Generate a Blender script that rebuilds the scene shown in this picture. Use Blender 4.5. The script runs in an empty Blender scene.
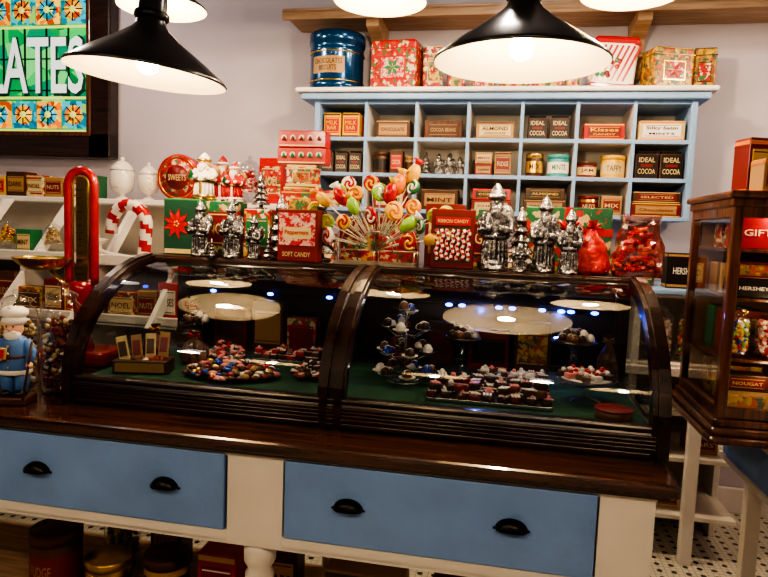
import bpy, bmesh, math, random
from mathutils import Vector, Matrix, noise
random.seed(7)
R=random.random
def U(a,b): return random.uniform(a,b)
PI=math.pi
# ------------------------------------------------------------------ materials
def _nt(name):
    m=bpy.data.materials.new(name); m.use_nodes=True
    nt=m.node_tree; return m,nt,nt.nodes['Principled BSDF']
def rgba(c): return (c[0],c[1],c[2],1)
CACHE={}
def mat(name,c=(.5,.5,.5),rough=.5,metal=0,emis=0,bump=0,bscale=40,var=0,vscale=8,coat=0,trans=0,crevice_shade=0):
    if name in CACHE: return CACHE[name]
    m,nt,b=_nt(name)
    b.inputs['Base Color'].default_value=rgba(c); b.inputs['Roughness'].default_value=rough
    b.inputs['Metallic'].default_value=metal
    if coat: b.inputs['Coat Weight'].default_value=coat; b.inputs['Coat Roughness'].default_value=.12
    if emis:
        b.inputs['Emission Color'].default_value=rgba(c); b.inputs['Emission Strength'].default_value=emis
    tc=nt.nodes.new('ShaderNodeTexCoord'); last=None
    if var:
        n=nt.nodes.new('ShaderNodeTexNoise'); n.inputs['Scale'].default_value=vscale; n.inputs['Detail'].default_value=5
        r=nt.nodes.new('ShaderNodeValToRGB')
        r.color_ramp.elements[0].position=.3; r.color_ramp.elements[1].position=.7
        r.color_ramp.elements[0].color=rgba([max(0,x*(1-var)) for x in c]); r.color_ramp.elements[1].color=rgba([min(1,x*(1+var*.7)) for x in c])
        nt.links.new(tc.outputs['Object'],n.inputs['Vector']); nt.links.new(n.outputs['Fac'],r.inputs['Fac']); nt.links.new(r.outputs['Color'],b.inputs['Base Color']); last=r.outputs['Color']
    if crevice_shade:  # shade in the creases, multiplied into the base colour by pointiness
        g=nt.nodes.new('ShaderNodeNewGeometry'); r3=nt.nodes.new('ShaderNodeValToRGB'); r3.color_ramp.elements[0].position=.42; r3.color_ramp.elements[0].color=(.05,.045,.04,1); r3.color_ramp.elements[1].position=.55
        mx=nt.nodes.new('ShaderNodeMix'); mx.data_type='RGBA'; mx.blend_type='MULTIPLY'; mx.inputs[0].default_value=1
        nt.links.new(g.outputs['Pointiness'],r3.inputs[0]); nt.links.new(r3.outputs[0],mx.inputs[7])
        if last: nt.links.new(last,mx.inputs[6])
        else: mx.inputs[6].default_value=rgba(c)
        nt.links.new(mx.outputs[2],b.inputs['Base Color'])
    if bump:
        n2=nt.nodes.new('ShaderNodeTexNoise'); n2.inputs['Scale'].default_value=bscale; n2.inputs['Detail'].default_value=4
        bp=nt.nodes.new('ShaderNodeBump'); bp.inputs['Strength'].default_value=bump; bp.inputs['Distance'].default_value=.01
        nt.links.new(tc.outputs['Object'],n2.inputs['Vector']); nt.links.new(n2.outputs['Fac'],bp.inputs['Height']); nt.links.new(bp.outputs['Normal'],b.inputs['Normal'])
    CACHE[name]=m; return m
def wood(name,c1,c2,rough=.35,scale=3,axis=0,coat=.3):
    m,nt,b=_nt(name)
    tc=nt.nodes.new('ShaderNodeTexCoord'); mp=nt.nodes.new('ShaderNodeMapping')
    s=[14,14,14]; s[axis]=1.0; mp.inputs['Scale'].default_value=s
    n=nt.nodes.new('ShaderNodeTexNoise'); n.inputs['Scale'].default_value=scale; n.inputs['Detail'].default_value=8; n.inputs['Distortion'].default_value=1.2
    r=nt.nodes.new('ShaderNodeValToRGB'); r.color_ramp.elements[0].position=.35; r.color_ramp.elements[1].position=.68
    r.color_ramp.elements[0].color=rgba(c1); r.color_ramp.elements[1].color=rgba(c2)
    nt.links.new(tc.outputs['Object'],mp.inputs['Vector']); nt.links.new(mp.outputs['Vector'],n.inputs['Vector'])
    nt.links.new(n.outputs['Fac'],r.inputs['Fac']); nt.links.new(r.outputs['Color'],b.inputs['Base Color'])
    bp=nt.nodes.new('ShaderNodeBump'); bp.inputs['Strength'].default_value=.15; bp.inputs['Distance'].default_value=.004
    nt.links.new(n.outputs['Fac'],bp.inputs['Height']); nt.links.new(bp.outputs['Normal'],b.inputs['Normal'])
    b.inputs['Roughness'].default_value=rough; b.inputs['Coat Weight'].default_value=coat
    return m
def prt(name,cols,scale=40,emis=0,rough=.35,metric='EUCLIDEAN'):
    """printed multi-colour pattern"""
    if name in CACHE: return CACHE[name]
    m,nt,b=_nt(name)
    tc=nt.nodes.new('ShaderNodeTexCoord'); v=nt.nodes.new('ShaderNodeTexVoronoi'); v.inputs['Scale'].default_value=scale; v.distance=metric
    nz=nt.nodes.new('ShaderNodeTexNoise'); nz.inputs['Scale'].default_value=scale*.8; nz.inputs['Detail'].default_value=3
    ad=nt.nodes.new('ShaderNodeMixRGB'); ad.blend_type='LINEAR_LIGHT'; ad.inputs[0].default_value=.02
    sep=nt.nodes.new('ShaderNodeSeparateColor'); r=nt.nodes.new('ShaderNodeValToRGB'); r.color_ramp.interpolation='CONSTANT'
    e=r.color_ramp.elements
    while len(e)<len(cols): e.new(.5)
    for i,c in enumerate(cols): e[i].position=i/len(cols); e[i].color=rgba(c)
    nt.links.new(tc.outputs['Object'],nz.inputs['Vector']); nt.links.new(tc.outputs['Object'],ad.inputs[1]); nt.links.new(nz.outputs['Color'],ad.inputs[2])
    nt.links.new(ad.outputs[0],v.inputs['Vector']); nt.links.new(v.outputs['Color'],sep.inputs[0]); nt.links.new(sep.outputs[0],r.inputs['Fac'])
    nt.links.new(r.outputs['Color'],b.inputs['Base Color']); b.inputs['Roughness'].default_value=rough
    if emis:
        nt.links.new(r.outputs['Color'],b.inputs['Emission Color']); b.inputs['Emission Strength'].default_value=emis
    CACHE[name]=m; return m
def glass(name,tint=(1,1,1),refl=1.0,f0=.045,rough=.01):
    """thin sheet glass: transparent + Schlick-weighted glossy, same from both sides"""
    m,nt,b=_nt(name); nt.nodes.remove(b); out=nt.nodes['Material Output']
    t=nt.nodes.new('ShaderNodeBsdfTransparent'); t.inputs[0].default_value=rgba(tint)
    g=nt.nodes.new('ShaderNodeBsdfGlossy'); g.inputs['Roughness'].default_value=rough
    geo=nt.nodes.new('ShaderNodeNewGeometry'); dt=nt.nodes.new('ShaderNodeVectorMath'); dt.operation='DOT_PRODUCT'
    def ma(op,a,bv=None):
        n=nt.nodes.new('ShaderNodeMath'); n.operation=op
        nt.links.new(a,n.inputs[0]) if not isinstance(a,(int,float)) else setattr(n.inputs[0],'default_value',a)
        if bv is not None:
            nt.links.new(bv,n.inputs[1]) if not isinstance(bv,(int,float)) else setattr(n.inputs[1],'default_value',bv)
        return n
    nt.links.new(geo.outputs['Incoming'],dt.inputs[0]); nt.links.new(geo.outputs['Normal'],dt.inputs[1])
    ab=ma('ABSOLUTE',dt.outputs['Value']); om=ma('SUBTRACT',1.0,ab.outputs[0]); pw=ma('POWER',om.outputs[0],4.5); ml=ma('MULTIPLY',pw.outputs[0],.95); ad=ma('ADD',ml.outputs[0],f0*1.9); fi=ma('MULTIPLY',ad.outputs[0],refl); fi.use_clamp=True
    mx=nt.nodes.new('ShaderNodeMixShader')
    nt.links.new(fi.outputs[0],mx.inputs[0]); nt.links.new(t.outputs[0],mx.inputs[1]); nt.links.new(g.outputs[0],mx.inputs[2]); nt.links.new(mx.outputs[0],out.inputs[0])
    return m
WALL=mat('wall_paint',(.53,.485,.56),.75,var=.06,vscale=2,bump=.1,bscale=60)
CEIL=mat('ceiling_paint',(.16,.14,.14),.8)
DARKW=wood('dark_walnut',(.008,.003,.002),(.040,.013,.008),.28,3,0,.5)
DARKWY=wood('dark_walnut_y',(.008,.003,.002),(.036,.012,.007),.28,3,1,.5)
TOPW=wood('counter_wood',(.012,.004,.003),(.10,.032,.014),.2,2.2,0,.6)
REDW=wood('cabinet_wood',(.03,.009,.004),(.17,.052,.020),.3,3,2,.5)
TANW=wood('shelf_tan_wood',(.30,.18,.10),(.48,.32,.20),.6,3,0,.05)
CREAM=mat('cream_paint',(.74,.68,.60),.45,var=.07,vscale=5,bump=.08,bscale=30)
WHITE=mat('white_paint',(.78,.74,.70),.5,var=.05)
BLUE=mat('blue_drawer_paint',(.175,.305,.60),.5,var=.12,vscale=6,bump=.12,bscale=50)
LBLUE=mat('light_blue_paint',(.24,.38,.62),.5,var=.08)
BLACKM=mat('black_metal',(.012,.011,.011),.35,metal=.6,bump=.1,bscale=80)
SHADE=mat('shade_black_enamel',(.010,.010,.012),.3,coat=.4)
ENAM=mat('white_enamel',(.50,.42,.29),.4)
BULB=mat('bulb_glow',(1,.84,.58),.3,emis=25)
SILVER=mat('tin_silver',(.40,.39,.40),.25,metal=1,bump=.7,bscale=60,var=.5,vscale=25,crevice_shade=1)
GOLD=mat('gold',(.75,.48,.12),.28,metal=1)
BRASS=mat('brass',(.72,.50,.14),.22,metal=1)
RED=mat('red_gloss',(.46,.008,.010),.3,coat=.3)
DRED=mat('dark_red',(.18,.010,.010),.4)
REDC=mat('red_enamel',(.30,.008,.010),.2,coat=.6)
GREEN=mat('green_print',(.02,.18,.07),.4)
DGREEN=mat('velvet_green',(.003,.060,.028),.8,var=.35,vscale=20)
YEL=mat('yellow_print',(.72,.41,.04),.4)
ORA=mat('orange_print',(.76,.20,.02),.4)
CRM=mat('cream_print',(.62,.47,.24),.5)
WHT=mat('white_print',(.80,.75,.68),.45)
BRN=mat('brown_print',(.075,.026,.010),.4)
TAN=mat('tan_print',(.38,.22,.09),.5)
BLK=mat('black_print',(.013,.009,.009),.35)
TEAL=mat('teal_print',(.05,.32,.34),.4)
NAVY=mat('blue_tin',(.006,.06,.17),.22,metal=.5,coat=.4)
PINK=mat('pink_candy',(.80,.30,.30),.35)
BLUEC=mat('blue_foil',(.03,.08,.45),.25,metal=.6)
CHOC=mat('chocolate',(.045,.014,.006),.35,bump=.2,bscale=90)
MCHOC=mat('milk_chocolate',(.14,.05,.02),.4)
ICING=mat('icing',(.85,.78,.74),.5)
SKIN=mat('painted_skin',(.75,.42,.28),.5)
CBLUE=mat('coat_blue',(.06,.16,.40),.5)
LGRN=mat('lime_candy',(.26,.50,.05),.3,coat=.5)
CERAM=mat('ceramic_white',(.75,.70,.64),.2,coat=.6)
GLASS=glass('display_glass',(.76,.79,.79),1.0)
GLASS2=glass('cabinet_glass',(.93,.94,.92),1.0)
JARG=glass('jar_glass',(.95,.97,.96),1.6)
PRX=prt('xmas_print',[(.45,.02,.02),(.02,.16,.06),(.70,.6,.42),(.35,.02,.02),(.25,.02,.02),(.55,.32,.06)],60)
PRR=prt('red_floral_print',[(.42,.02,.02),(.30,.012,.015),(.62,.50,.32),(.42,.02,.02),(.05,.16,.06),(.5,.05,.03)],60)
PRY=prt('gold_scene_print',[(.50,.30,.04),(.22,.09,.02),(.60,.38,.07),(.05,.09,.07),(.42,.08,.03),(.3,.2,.05)],60)
PRP=prt('pink_dots_print',[(.50,.03,.05),(.65,.35,.30),(.45,.02,.04),(.65,.5,.42)],90)
PRG=prt('green_gift_print',[(.02,.12,.05),(.02,.16,.06),(.4,.03,.03),(.02,.12,.06),(.5,.4,.2)],45)
FOIL=mat('red_cellophane',(.60,.02,.012),.14,coat=.8,bump=1.0,bscale=45,var=.5,vscale=22)
CBAG=mat('choc_bag',(.14,.06,.03),.25,coat=.6,bump=.8,bscale=50,var=.7,vscale=40)
# ------------------------------------------------------------------ builder
TXT={}
def textmesh(s):
    if s in TXT: return TXT[s]
    cu=bpy.data.curves.new('t','FONT'); cu.body=s; cu.resolution_u=2; cu.offset=.012; cu.space_line=.9
    cu.align_x='CENTER'
    ob=bpy.data.objects.new('t',cu); me=bpy.data.meshes.new_from_object(ob)
    v=[x.co.copy() for x in me.vertices]; f=[tuple(p.vertices) for p in me.polygons]
    bpy.data.objects.remove(ob); bpy.data.curves.remove(cu); bpy.data.meshes.remove(me)
    x0=min(p.x for p in v);x1=max(p.x for p in v);y0=min(p.y for p in v);y1=max(p.y for p in v)
    v=[((p.x-(x0+x1)/2)/(x1-x0),(p.y-(y0+y1)/2)/(y1-y0)) for p in v]
    TXT[s]=(v,f); return TXT[s]
class B:
    def __init__(s,name): s.name=name; s.V=[]; s.F=[]; s.FM=[]; s.FS=[]; s.mats=[]; s.M=Matrix()
    def mi(s,m):
        if m not in s.mats: s.mats.append(m)
        return s.mats.index(m)
    def add(s,vs,fs,m,smooth=False,M=None):
        T=s.M@M if M is not None else s.M
        o=len(s.V); s.V+= [T@Vector(v) for v in vs]
        for i,f in enumerate(fs):
            s.F.append(tuple(o+k for k in f)); s.FS.append(smooth)
            s.FM.append(s.mi(m[i]) if isinstance(m,list) else s.mi(m))
    def box(s,c,d,m,bev=0,rot=None):
        x,y,z=[k/2 for k in d]; T=Matrix.Translation(c)
        if rot: T=T@Matrix.Rotation(rot[2],4,'Z')@Matrix.Rotation(rot[1],4,'Y')@Matrix.Rotation(rot[0],4,'X')
        if bev:
            bm=bmesh.new(); bmesh.ops.create_cube(bm,size=1); bmesh.ops.scale(bm,vec=d,verts=bm.verts)
            bmesh.ops.bevel(bm,geom=list(bm.edges),offset=min(bev,min(d)*.45),segments=2,affect='EDGES',profile=.5)
            bm.verts.index_update()
            s.add([v.co.copy() for v in bm.verts],[[v.index for v in f.verts] for f in bm.faces],m,False,T); bm.free()
        else:
            s.add([(-x,-y,-z),(x,-y,-z),(x,y,-z),(-x,y,-z),(-x,-y,z),(x,-y,z),(x,y,z),(-x,y,z)],
              [(0,3,2,1),(4,5,6,7),(0,1,5,4),(1,2,6,5),(2,3,7,6),(3,0,4,7)],m,False,T)
    def lathe(s,prof,c,m,seg=24,M=None,sx=1,sy=1,smooth=True,cap=True):
        vs=[];fs=[];n=len(prof)
        for r,z in prof:
            for j in range(seg):
                a=2*PI*j/seg; vs.append((r*math.cos(a)*sx,r*math.sin(a)*sy,z))
        for i in range(n-1):
            for j in range(seg):
                k=(j+1)%seg; fs.append((i*seg+j,i*seg+k,(i+1)*seg+k,(i+1)*seg+j))
        if cap:
            if prof[0][0]>1e-5: fs.append(tuple(range(seg))[::-1])
            if prof[-1][0]>1e-5: fs.append(tuple((n-1)*seg+j for j in range(seg)))
        T=Matrix.Translation(c)
        if M is not None: T=T@M
        s.add(vs,fs,m,smooth,T)
    def sph(s,c,r,m,seg=12,rings=8,M=None):
        if not hasattr(r,'__len__'): r=(r,r,r)
        vs=[(0,0,-1)];
        for i in range(1,rings):
            p=-PI/2+PI*i/rings
            for j in range(seg):
                a=2*PI*j/seg; vs.append((math.cos(p)*math.cos(a),math.cos(p)*math.sin(a),math.sin(p)))
        vs.append((0,0,1)); fs=[]
        for j in range(seg):
            k=(j+1)%seg; fs.append((0,1+k,1+j))
            for i in range(rings-2): fs.append((1+i*seg+j,1+i*seg+k,1+(i+1)*seg+k,1+(i+1)*seg+j))
            t=1+(rings-2)*seg; fs.append((t+j,t+k,len(vs)-1))
        T=Matrix.Translation(c)
        if M is not None: T=T@M
        s.add([(v[0]*r[0],v[1]*r[1],v[2]*r[2]) for v in vs],fs,m,True,T)
    def tube(s,pts,r,m,seg=8,closed=False,m2=None,per=3):
        pts=[Vector(p) for p in pts]; n=len(pts); vs=[];fs=[];mm=[]
        up=None
        for i,p in enumerate(pts):
            if closed: t=(pts[(i+1)%n]-pts[i-1]).normalized()
            else: t=(pts[min(i+1,n-1)]-pts[max(i-1,0)]).normalized()
            if up is None: up=t.orthogonal().normalized()
            else:
                up=(up-t*up.dot(t)); up=up.normalized() if up.length>1e-6 else t.orthogonal().normalized()
            w=t.cross(up); rr=r[i] if hasattr(r,'__len__') else r
            for j in range(seg):
                a=2*PI*j/seg; vs.append(p+(up*math.cos(a)+w*math.sin(a))*rr)
        for i in range(n if closed else n-1):
            for j in range(seg):
                k=(j+1)%seg; i2=(i+1)%n
                fs.append((i*seg+j,i*seg+k,i2*seg+k,i2*seg+j))
                mm.append(m if (m2 is None or int(i/per+j/seg*2)%2==0) else m2)
        if not closed: fs.append(tuple(range(seg))[::-1]); mm.append(m); fs.append(tuple((n-1)*seg+j for j in range(seg))); mm.append(m)
        s.add(vs,fs,mm,True)
    def text(s,t,c,w,h,m,rz=0,M=None):
        v,f=textmesh(t); T=Matrix.Translation(c)@Matrix.Rotation(rz,4,'Z')
        if M is not None: T=T@M
        s.add([(p[0]*w,0,p[1]*h) for p in v],f,m,False,T)
    def strip(s,x0,x1,prof,o,i,m):
        """rib following a (y,z) profile"""
        n=len(prof); vs=[];fs=[]
        for k,(y,z) in enumerate(prof):
            a=prof[max(k-1,0)];b=prof[min(k+1,n-1)]; ty,tz=b[0]-a[0],b[1]-a[1]; l=math.hypot(ty,tz); ny,nz=-tz/l,ty/l
            for x in (x0,x1):
                vs.append((x,y+ny*o,z+nz*o)); vs.append((x,y-ny*i,z-nz*i))
        for k in range(n-1):
            q=k*4; e=q+4
            fs+=[(q,q+2,e+2,e),(q+1,e+1,e+3,q+3),(q,e,e+1,q+1),(q+2,q+3,e+3,e+2)]
        fs+=[(0,1,3,2),((n-1)*4,(n-1)*4+2,(n-1)*4+3,(n-1)*4+1)]
        s.add(vs,fs,m)
    def done(s,loc=(0,0,0),rz=0,remesh=0,parent=None,rot=None):
        me=bpy.data.meshes.new(s.name); me.from_pydata(s.V,[],s.F); me.update()
        for m in s.mats: me.materials.append(m)
        me.polygons.foreach_set('material_index',s.FM); me.polygons.foreach_set('use_smooth',s.FS)
        ob=bpy.data.objects.new(s.name,me); bpy.context.collection.objects.link(ob)
        ob.location=loc; ob.rotation_euler=rot if rot else (0,0,rz)
        if remesh:
            md=ob.modifiers.new('fuse','REMESH'); md.mode='VOXEL'; md.voxel_size=remesh; md.use_smooth_shade=True
        if parent: ob.parent=parent
        return ob
def arc(c,r,a0,a1,n,plane='xz'):
    o=[]
    for i in range(n+1):
        a=math.radians(a0+(a1-a0)*i/n); p=(math.cos(a)*r,math.sin(a)*r)
        o.append((c[0]+p[0],c[1],c[2]+p[1]) if plane=='xz' else (c[0]+p[0],c[1]+p[1],c[2]))
    return o
# ------------------------------------------------------------------ room
def room():
    b=B('floor')
    m,nt,p=_nt('hex_mosaic')
    tc=nt.nodes.new('ShaderNodeTexCoord'); v=nt.nodes.new('ShaderNodeTexVoronoi'); v.feature='DISTANCE_TO_EDGE'; v.inputs['Scale'].default_value=38; v.inputs['Randomness'].default_value=0
    v.voronoi_dimensions='2D'
    r=nt.nodes.new('ShaderNodeValToRGB'); r.color_ramp.elements[0].position=.03; r.color_ramp.elements[0].color=(.26,.24,.20,1); r.color_ramp.elements[1].position=.07; r.color_ramp.elements[1].color=(.60,.56,.47,1)
    v2=nt.nodes.new('ShaderNodeTexVoronoi'); v2.feature='F1'; v2.voronoi_dimensions='2D'; v2.inputs['Scale'].default_value=16; v2.inputs['Randomness'].default_value=0
    r2=nt.nodes.new('ShaderNodeValToRGB'); r2.color_ramp.interpolation='CONSTANT'; r2.color_ramp.elements[0].color=(.03,.03,.03,1); r2.color_ramp.elements[1].position=.2; r2.color_ramp.elements[1].color=(1,1,1,1)
    mx=nt.nodes.new('ShaderNodeMix'); mx.data_type='RGBA'; mx.blend_type='MULTIPLY'; mx.inputs[0].default_value=1
    for q in (v,v2): nt.links.new(tc.outputs['Object'],q.inputs['Vector'])
    nt.links.new(v.outputs['Distance'],r.inputs[0]); nt.links.new(v2.outputs['Distance'],r2.inputs[0])
    nt.links.new(r.outputs[0],mx.inputs[6]); nt.links.new(r2.outputs[0],mx.inputs[7]); nt.links.new(mx.outputs[2],p.inputs['Base Color']); p.inputs['Roughness'].default_value=.3
    b.box((-1,1,-.05),(8.2,6.2,.1),m); b.done()
    b=B('wall_back'); b.box((-1,3.86,1.6),(8,.1,3.2),WALL); b.done()
    b=B('wall_left'); b.box((-5.05,1,1.6),(.1,6,3.2),WALL); b.done()
    b=B('wall_right'); b.box((3.05,1,1.6),(.1,6,3.2),WALL); b.done()
    DW=mat('front_wall_paint',(.06,.05,.05),.8)
    b=B('wall_front'); b.box((-1,-2.05,1.6),(8,.1,3.2),DW); b.done()
    b=B('ceiling'); b.box((-1,1,3.25),(8.2,6.2,.1),CEIL); b.done()
    b=B('baseboard_back'); b.box((-1,3.79,.07),(8,.03,.14),WHITE,.005); b.done()
room()
# ------------------------------------------------------------------ stained glass window
def window():
    b=B('window_1')
    x0,x1,z0,z1=-4.75,-2.53,1.89,3.1; y=3.76; w=.16
    for (c,d) in [(((x0+x1)/2,y,z0+w/2),(x1-x0,.1,w)),(((x0+x1)/2,y,z1-w/2),(x1-x0,.1,w)),((x0+w/2,y,(z0+z1)/2),(w,.1,z1-z0)),((x1-w/2,y,(z0+z1)/2),(w,.1,z1-z0))]:
        b.box(c,d,DARKW,.012)
    gx0,gx1,gz0,gz1=x0+w,x1-w,z0+w,z1-w
    b.box(((gx0+gx1)/2,y-.035,gz0-.012),(gx1-gx0+.05,.05,.03),REDW,.006); b.box((gx1+.012,y-.035,(gz0+gz1)/2),(.03,.05,gz1-gz0),REDW,.006)
    G=prt('glass_green',[(.005,.20,.05),(.003,.12,.035),(.03,.34,.08),(.005,.17,.08),(.10,.42,.12)],7,emis=1.3,rough=.2)
    T=prt('glass_teal',[(.01,.15,.22),(.04,.32,.40),(.01,.10,.18),(.20,.38,.08),(.02,.22,.28)],24,emis=1.1,rough=.2)
    O=prt('glass_amber',[(.60,.14,.01),(.65,.30,.03),(.35,.05,.01),(.7,.42,.06)],26,emis=1.1,rough=.2)
    YW=mat('glass_border',(.50,.55,.12),.3,emis=1.0); L=mat('glass_letters',(.62,.66,.66),.3,emis=.8); LO=mat('glass_letter_edge',(.005,.05,.03),.4)
    b.box(((gx0+gx1)/2,y,(gz0+gz1)/2),(gx1-gx0,.012,gz1-gz0),G)
    f=y-.01
    t=.185
    for zc in (gz0+.115,gz1-.115):
        n=int((gx1-gx0)/t)
        for i in range(n):
            xc=gx1-.03-t*(i+.5)
            b.box((xc,f,zc),(t-.012,.008,t-.012),T if i%2==0 else O)
            b.lathe([(.062,-.006),(.062,.006)],(xc,f-.004,zc),O if i%2==0 else T,16,Matrix.Rotation(PI/2,4,'X'))
            b.lathe([(.022,-.006),(.022,.006)],(xc,f-.010,zc),YW,12,Matrix.Rotation(PI/2,4,'X'))
            for k in range(8):
                a=k*PI/4; b.box((xc+.045*math.cos(a),f-.012,zc+.045*math.sin(a)),(.05,.006,.006),BLACKM,0,(0,-a,0))
    for zc in (gz0+.012,gz0+.222,gz1-.222,gz1-.012): b.box(((gx0+gx1)/2,f-.006,zc),(gx1-gx0,.012,.014),YW)
    b.box((gx1-.012,f-.006,(gz0+gz1)/2),(.016,.012,gz1-gz0),YW)
    for i in range(14):
        xc=gx1-.16*i; b.box((xc,f-.002,(gz0+gz1)/2),(.006,.012,gz1-gz0-.44),BLACKM)
    for k in range(3): b.box(((gx0+gx1)/2,f-.002,2.32+.2*k),(gx1-gx0,.012,.006),BLACKM)
    b.text('CHOCOLATES',(gx1-.04-.86,f-.022,2.475),1.72,.36,L)
    b.text('CHOCOLATES',(gx1-.04-.856,f-.014,2.47),1.74,.385,LO)
    b.done()
window()
# ------------------------------------------------------------------ pendant lamps
def lamp(x,y,z,r,tilt=(0,0),pw=14):
    b=B('pendant_lamp'); k=r/.2
    out=[(.200,-.004),(.203,0),(.198,.006),(.150,.042),(.085,.086),(.048,.115),(.040,.125),(.036,.140),(.036,.195),(.030,.205),(.012,.215)]
    inn=[(.200,-.004),(.196,0),(.148,.037),(.084,.080),(.045,.108),(.0,.112)]
    b.lathe([(p[0]*k,p[1]*k) for p in out],(0,0,0),SHADE,48,cap=False)
    b.lathe([(p[0]*k,p[1]*k) for p in inn][::-1],(0,0,0),ENAM,48,cap=False)
    b.lathe([(.018,.10),(.018,.075),(.030,.06),(.038,.035),(.034,.012),(.018,-.002),(0,-.006)][::-1],(0,0,.01),BULB,20,cap=False)
    b.lathe([(.04*k,.14*k),(.044*k,.145*k),(.044*k,.155*k),(.04*k,.16*k)],(0,0,0),BLACKM,24,cap=False)
    ob=b.done((x,y,z),rot=(tilt[0],tilt[1],0))
    s=B('stem'); top=3.2-z
    s.tube([(0,0,.21*k),(0,0,top-.02)],.008,BLACKM); s.lathe([(.05,top-.025),(.045,top-.005)],(0,0,0),BLACKM,20)
    so=s.done((0,0,0),parent=ob)
    so.rotation_euler=(-tilt[0],-tilt[1],0)
    ld=bpy.data.lights.new('bulb','POINT'); ld.energy=pw; ld.color=(1,.77,.50); ld.shadow_soft_size=.035
    lo=bpy.data.objects.new('bulb_light',ld); bpy.context.collection.objects.link(lo); lo.location=(0,0,-.037); lo.parent=ob
lamp(-1.225,2.0,1.985,.258,(0,math.radians(5)),16); lamp(0,2.1,2.040,.27,(0,0),17)
for x in (-1.64,-.61,.42,1.45): lamp(x,2.8,2.485,.20,pw=21)
for x in (-1.6,-.45,.75): lamp(x,-.35,2.30,.22,pw=24)  # unseen pendants behind the camera, added to fill the counter and drawer fronts
# ------------------------------------------------------------------ back cubby shelf
CX0,CP=-1.08,.276
def cubby():
    b=B('cubby_shelf'); x0,x1=-1.08,-1.08+7*CP; y0,y1=3.45,3.79; zb,zt=1.60,2.20
    b.box(((x0+x1)/2,y1-.01,(zb+zt)/2),(x1-x0,.02,zt-zb),CREAM)
    for z in [1.61,1.80,1.99,2.185]: b.box(((x0+x1)/2,(y0+y1)/2,z),(x1-x0,y1-y0,.018),LBLUE if z<1.62 or z>2.1 else WHITE,.003)
    for i in range(8):
        e=i in (0,7); b.box((x0+CP*i,(y0+y1)/2-(.006 if e else 0),(zb+zt)/2),(.03 if e else .016,y1-y0,zt-zb),LBLUE if e else WHITE,.003)
    for z in (1.61,1.80,1.99): b.box(((x0+x1)/2,y0-.004,z),(x1-x0,.008,.02),LBLUE,.002)
    for i in range(8): b.box((x0+CP*i,y0-.003,(zb+zt)/2),(.018,.008,zt-zb),LBLUE,.002)
    b.box(((x0+x1)/2-.01,3.60,2.212),(2.08,.38,.035),LBLUE,.008); b.box(((x0+x1)/2-.01,3.59,2.243),(2.14,.40,.026),WHITE,.010)
    b.done()
cubby()
def upper():
    b=B('upper_wood_shelf'); b.box((.45,3.62,2.675),(3.5,.34,.03),TANW,.006); b.box((.45,3.46,2.655),(3.5,.02,.05),TANW,.004)
    for x in (-.80,.60,1.9):
        pr=[(3.79,2.36),(3.76,2.37),(3.72,2.42),(3.70,2.49),(3.66,2.55),(3.58,2.58),(3.50,2.60),(3.49,2.66),(3.79,2.66)]
        vs=[(x+s*.035,y,z) for s in (-1,1) for y,z in pr]; n=len(pr)
        b.add(vs,[tuple(range(n)),tuple(range(n,2*n))[::-1]]+[(i,(i+1)%n+0,(i+1)%n+n,i+n) for i in range(n)],TANW)
    b.done()
upper()
# ------------------------------------------------------------------ packaging
def pkg(name,x,y,z,w,d,h,base,label=None,txt=None,tcol=None,rz=0,bands=None,em=None,rot=None,sub=None,lid=False):
    """carton or tin; x, y(front), z"""
    b=B(name); b.box((0,0,h/2),(w,d,h),base,.003); f=-d/2
    if bands:
        b.box((0,f-.0006,h*.93),(w*.96,.0012,h*.07),bands); b.box((0,f-.0006,h*.07),(w*.96,.0012,h*.07),bands)
        b.box((-w/2-.0006,0,h*.93),(.0012,d*.9,h*.07),bands); b.box((-w/2-.0006,0,h*.07),(.0012,d*.9,h*.07),bands)
    if label:
        b.box((0,f-.0012,h*.5),(w*.82,.0024,h*.62),label,.0008)
        b.box((0,f-.0026,h*.24),(w*.74,.001,h*.02),tcol or base); b.box((0,f-.0026,h*.76),(w*.74,.001,h*.02),tcol or base)
    if em:
        b.lathe([(min(w,h)*.2,-.001),(min(w,h)*.2,.001)],(0,f-.0035,h*(.36 if txt else .5)),em,16,Matrix.Rotation(PI/2,4,'X'))
    if txt:
        b.text(txt,(0,f-.0052,h*(.62 if em or sub else .5)),w*.68,h*(.2 if '\n' not in txt else .36),tcol or WHT)
    if sub: b.text(sub,(0,f-.0052,h*.36),w*.55,h*.11,tcol or WHT)
    if lid:
        b.box((0,0,h*.86),(w*1.03,d*1.03,h*.02),base,.001); b.box((0,0,h+.001),(w*.9,d*.9,.004),base,.002)
    return b.done((x,y+d/2,z),rz,rot=rot)
def tin(name,x,y,z,r,h,body,label=None,txt=None,tcol=None,lid=None,ts=1):
    b=B(name); lid=lid or body
    b.lathe([(r*.97,0),(r,.003),(r,h*.80),(r*.985,h*.81)],(0,0,0),body,28,cap=True)
    b.lathe([(r*1.03,h*.80),(r*1.03,h*.96),(r*.98,h*.985),(r*.8,h*.985),(r*.78,h)],(0,0,0),lid,28)
    if label: b.lathe([(r*1.006,h*.18),(r*1.006,h*.66)],(0,0,0),label,28,cap=False)
    if txt: 
        v,f=textmesh(txt); W=1.3*ts
        b.add([(math.sin(p[0]*W)*r*1.015,-math.cos(p[0]*W)*r*1.015,h*.43+p[1]*h*.24*ts) for p in v],f,tcol or BRN)
    return b.done((x,y,z))
def cc(i,f=.5): return CX0+CP*(i+f)
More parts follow.
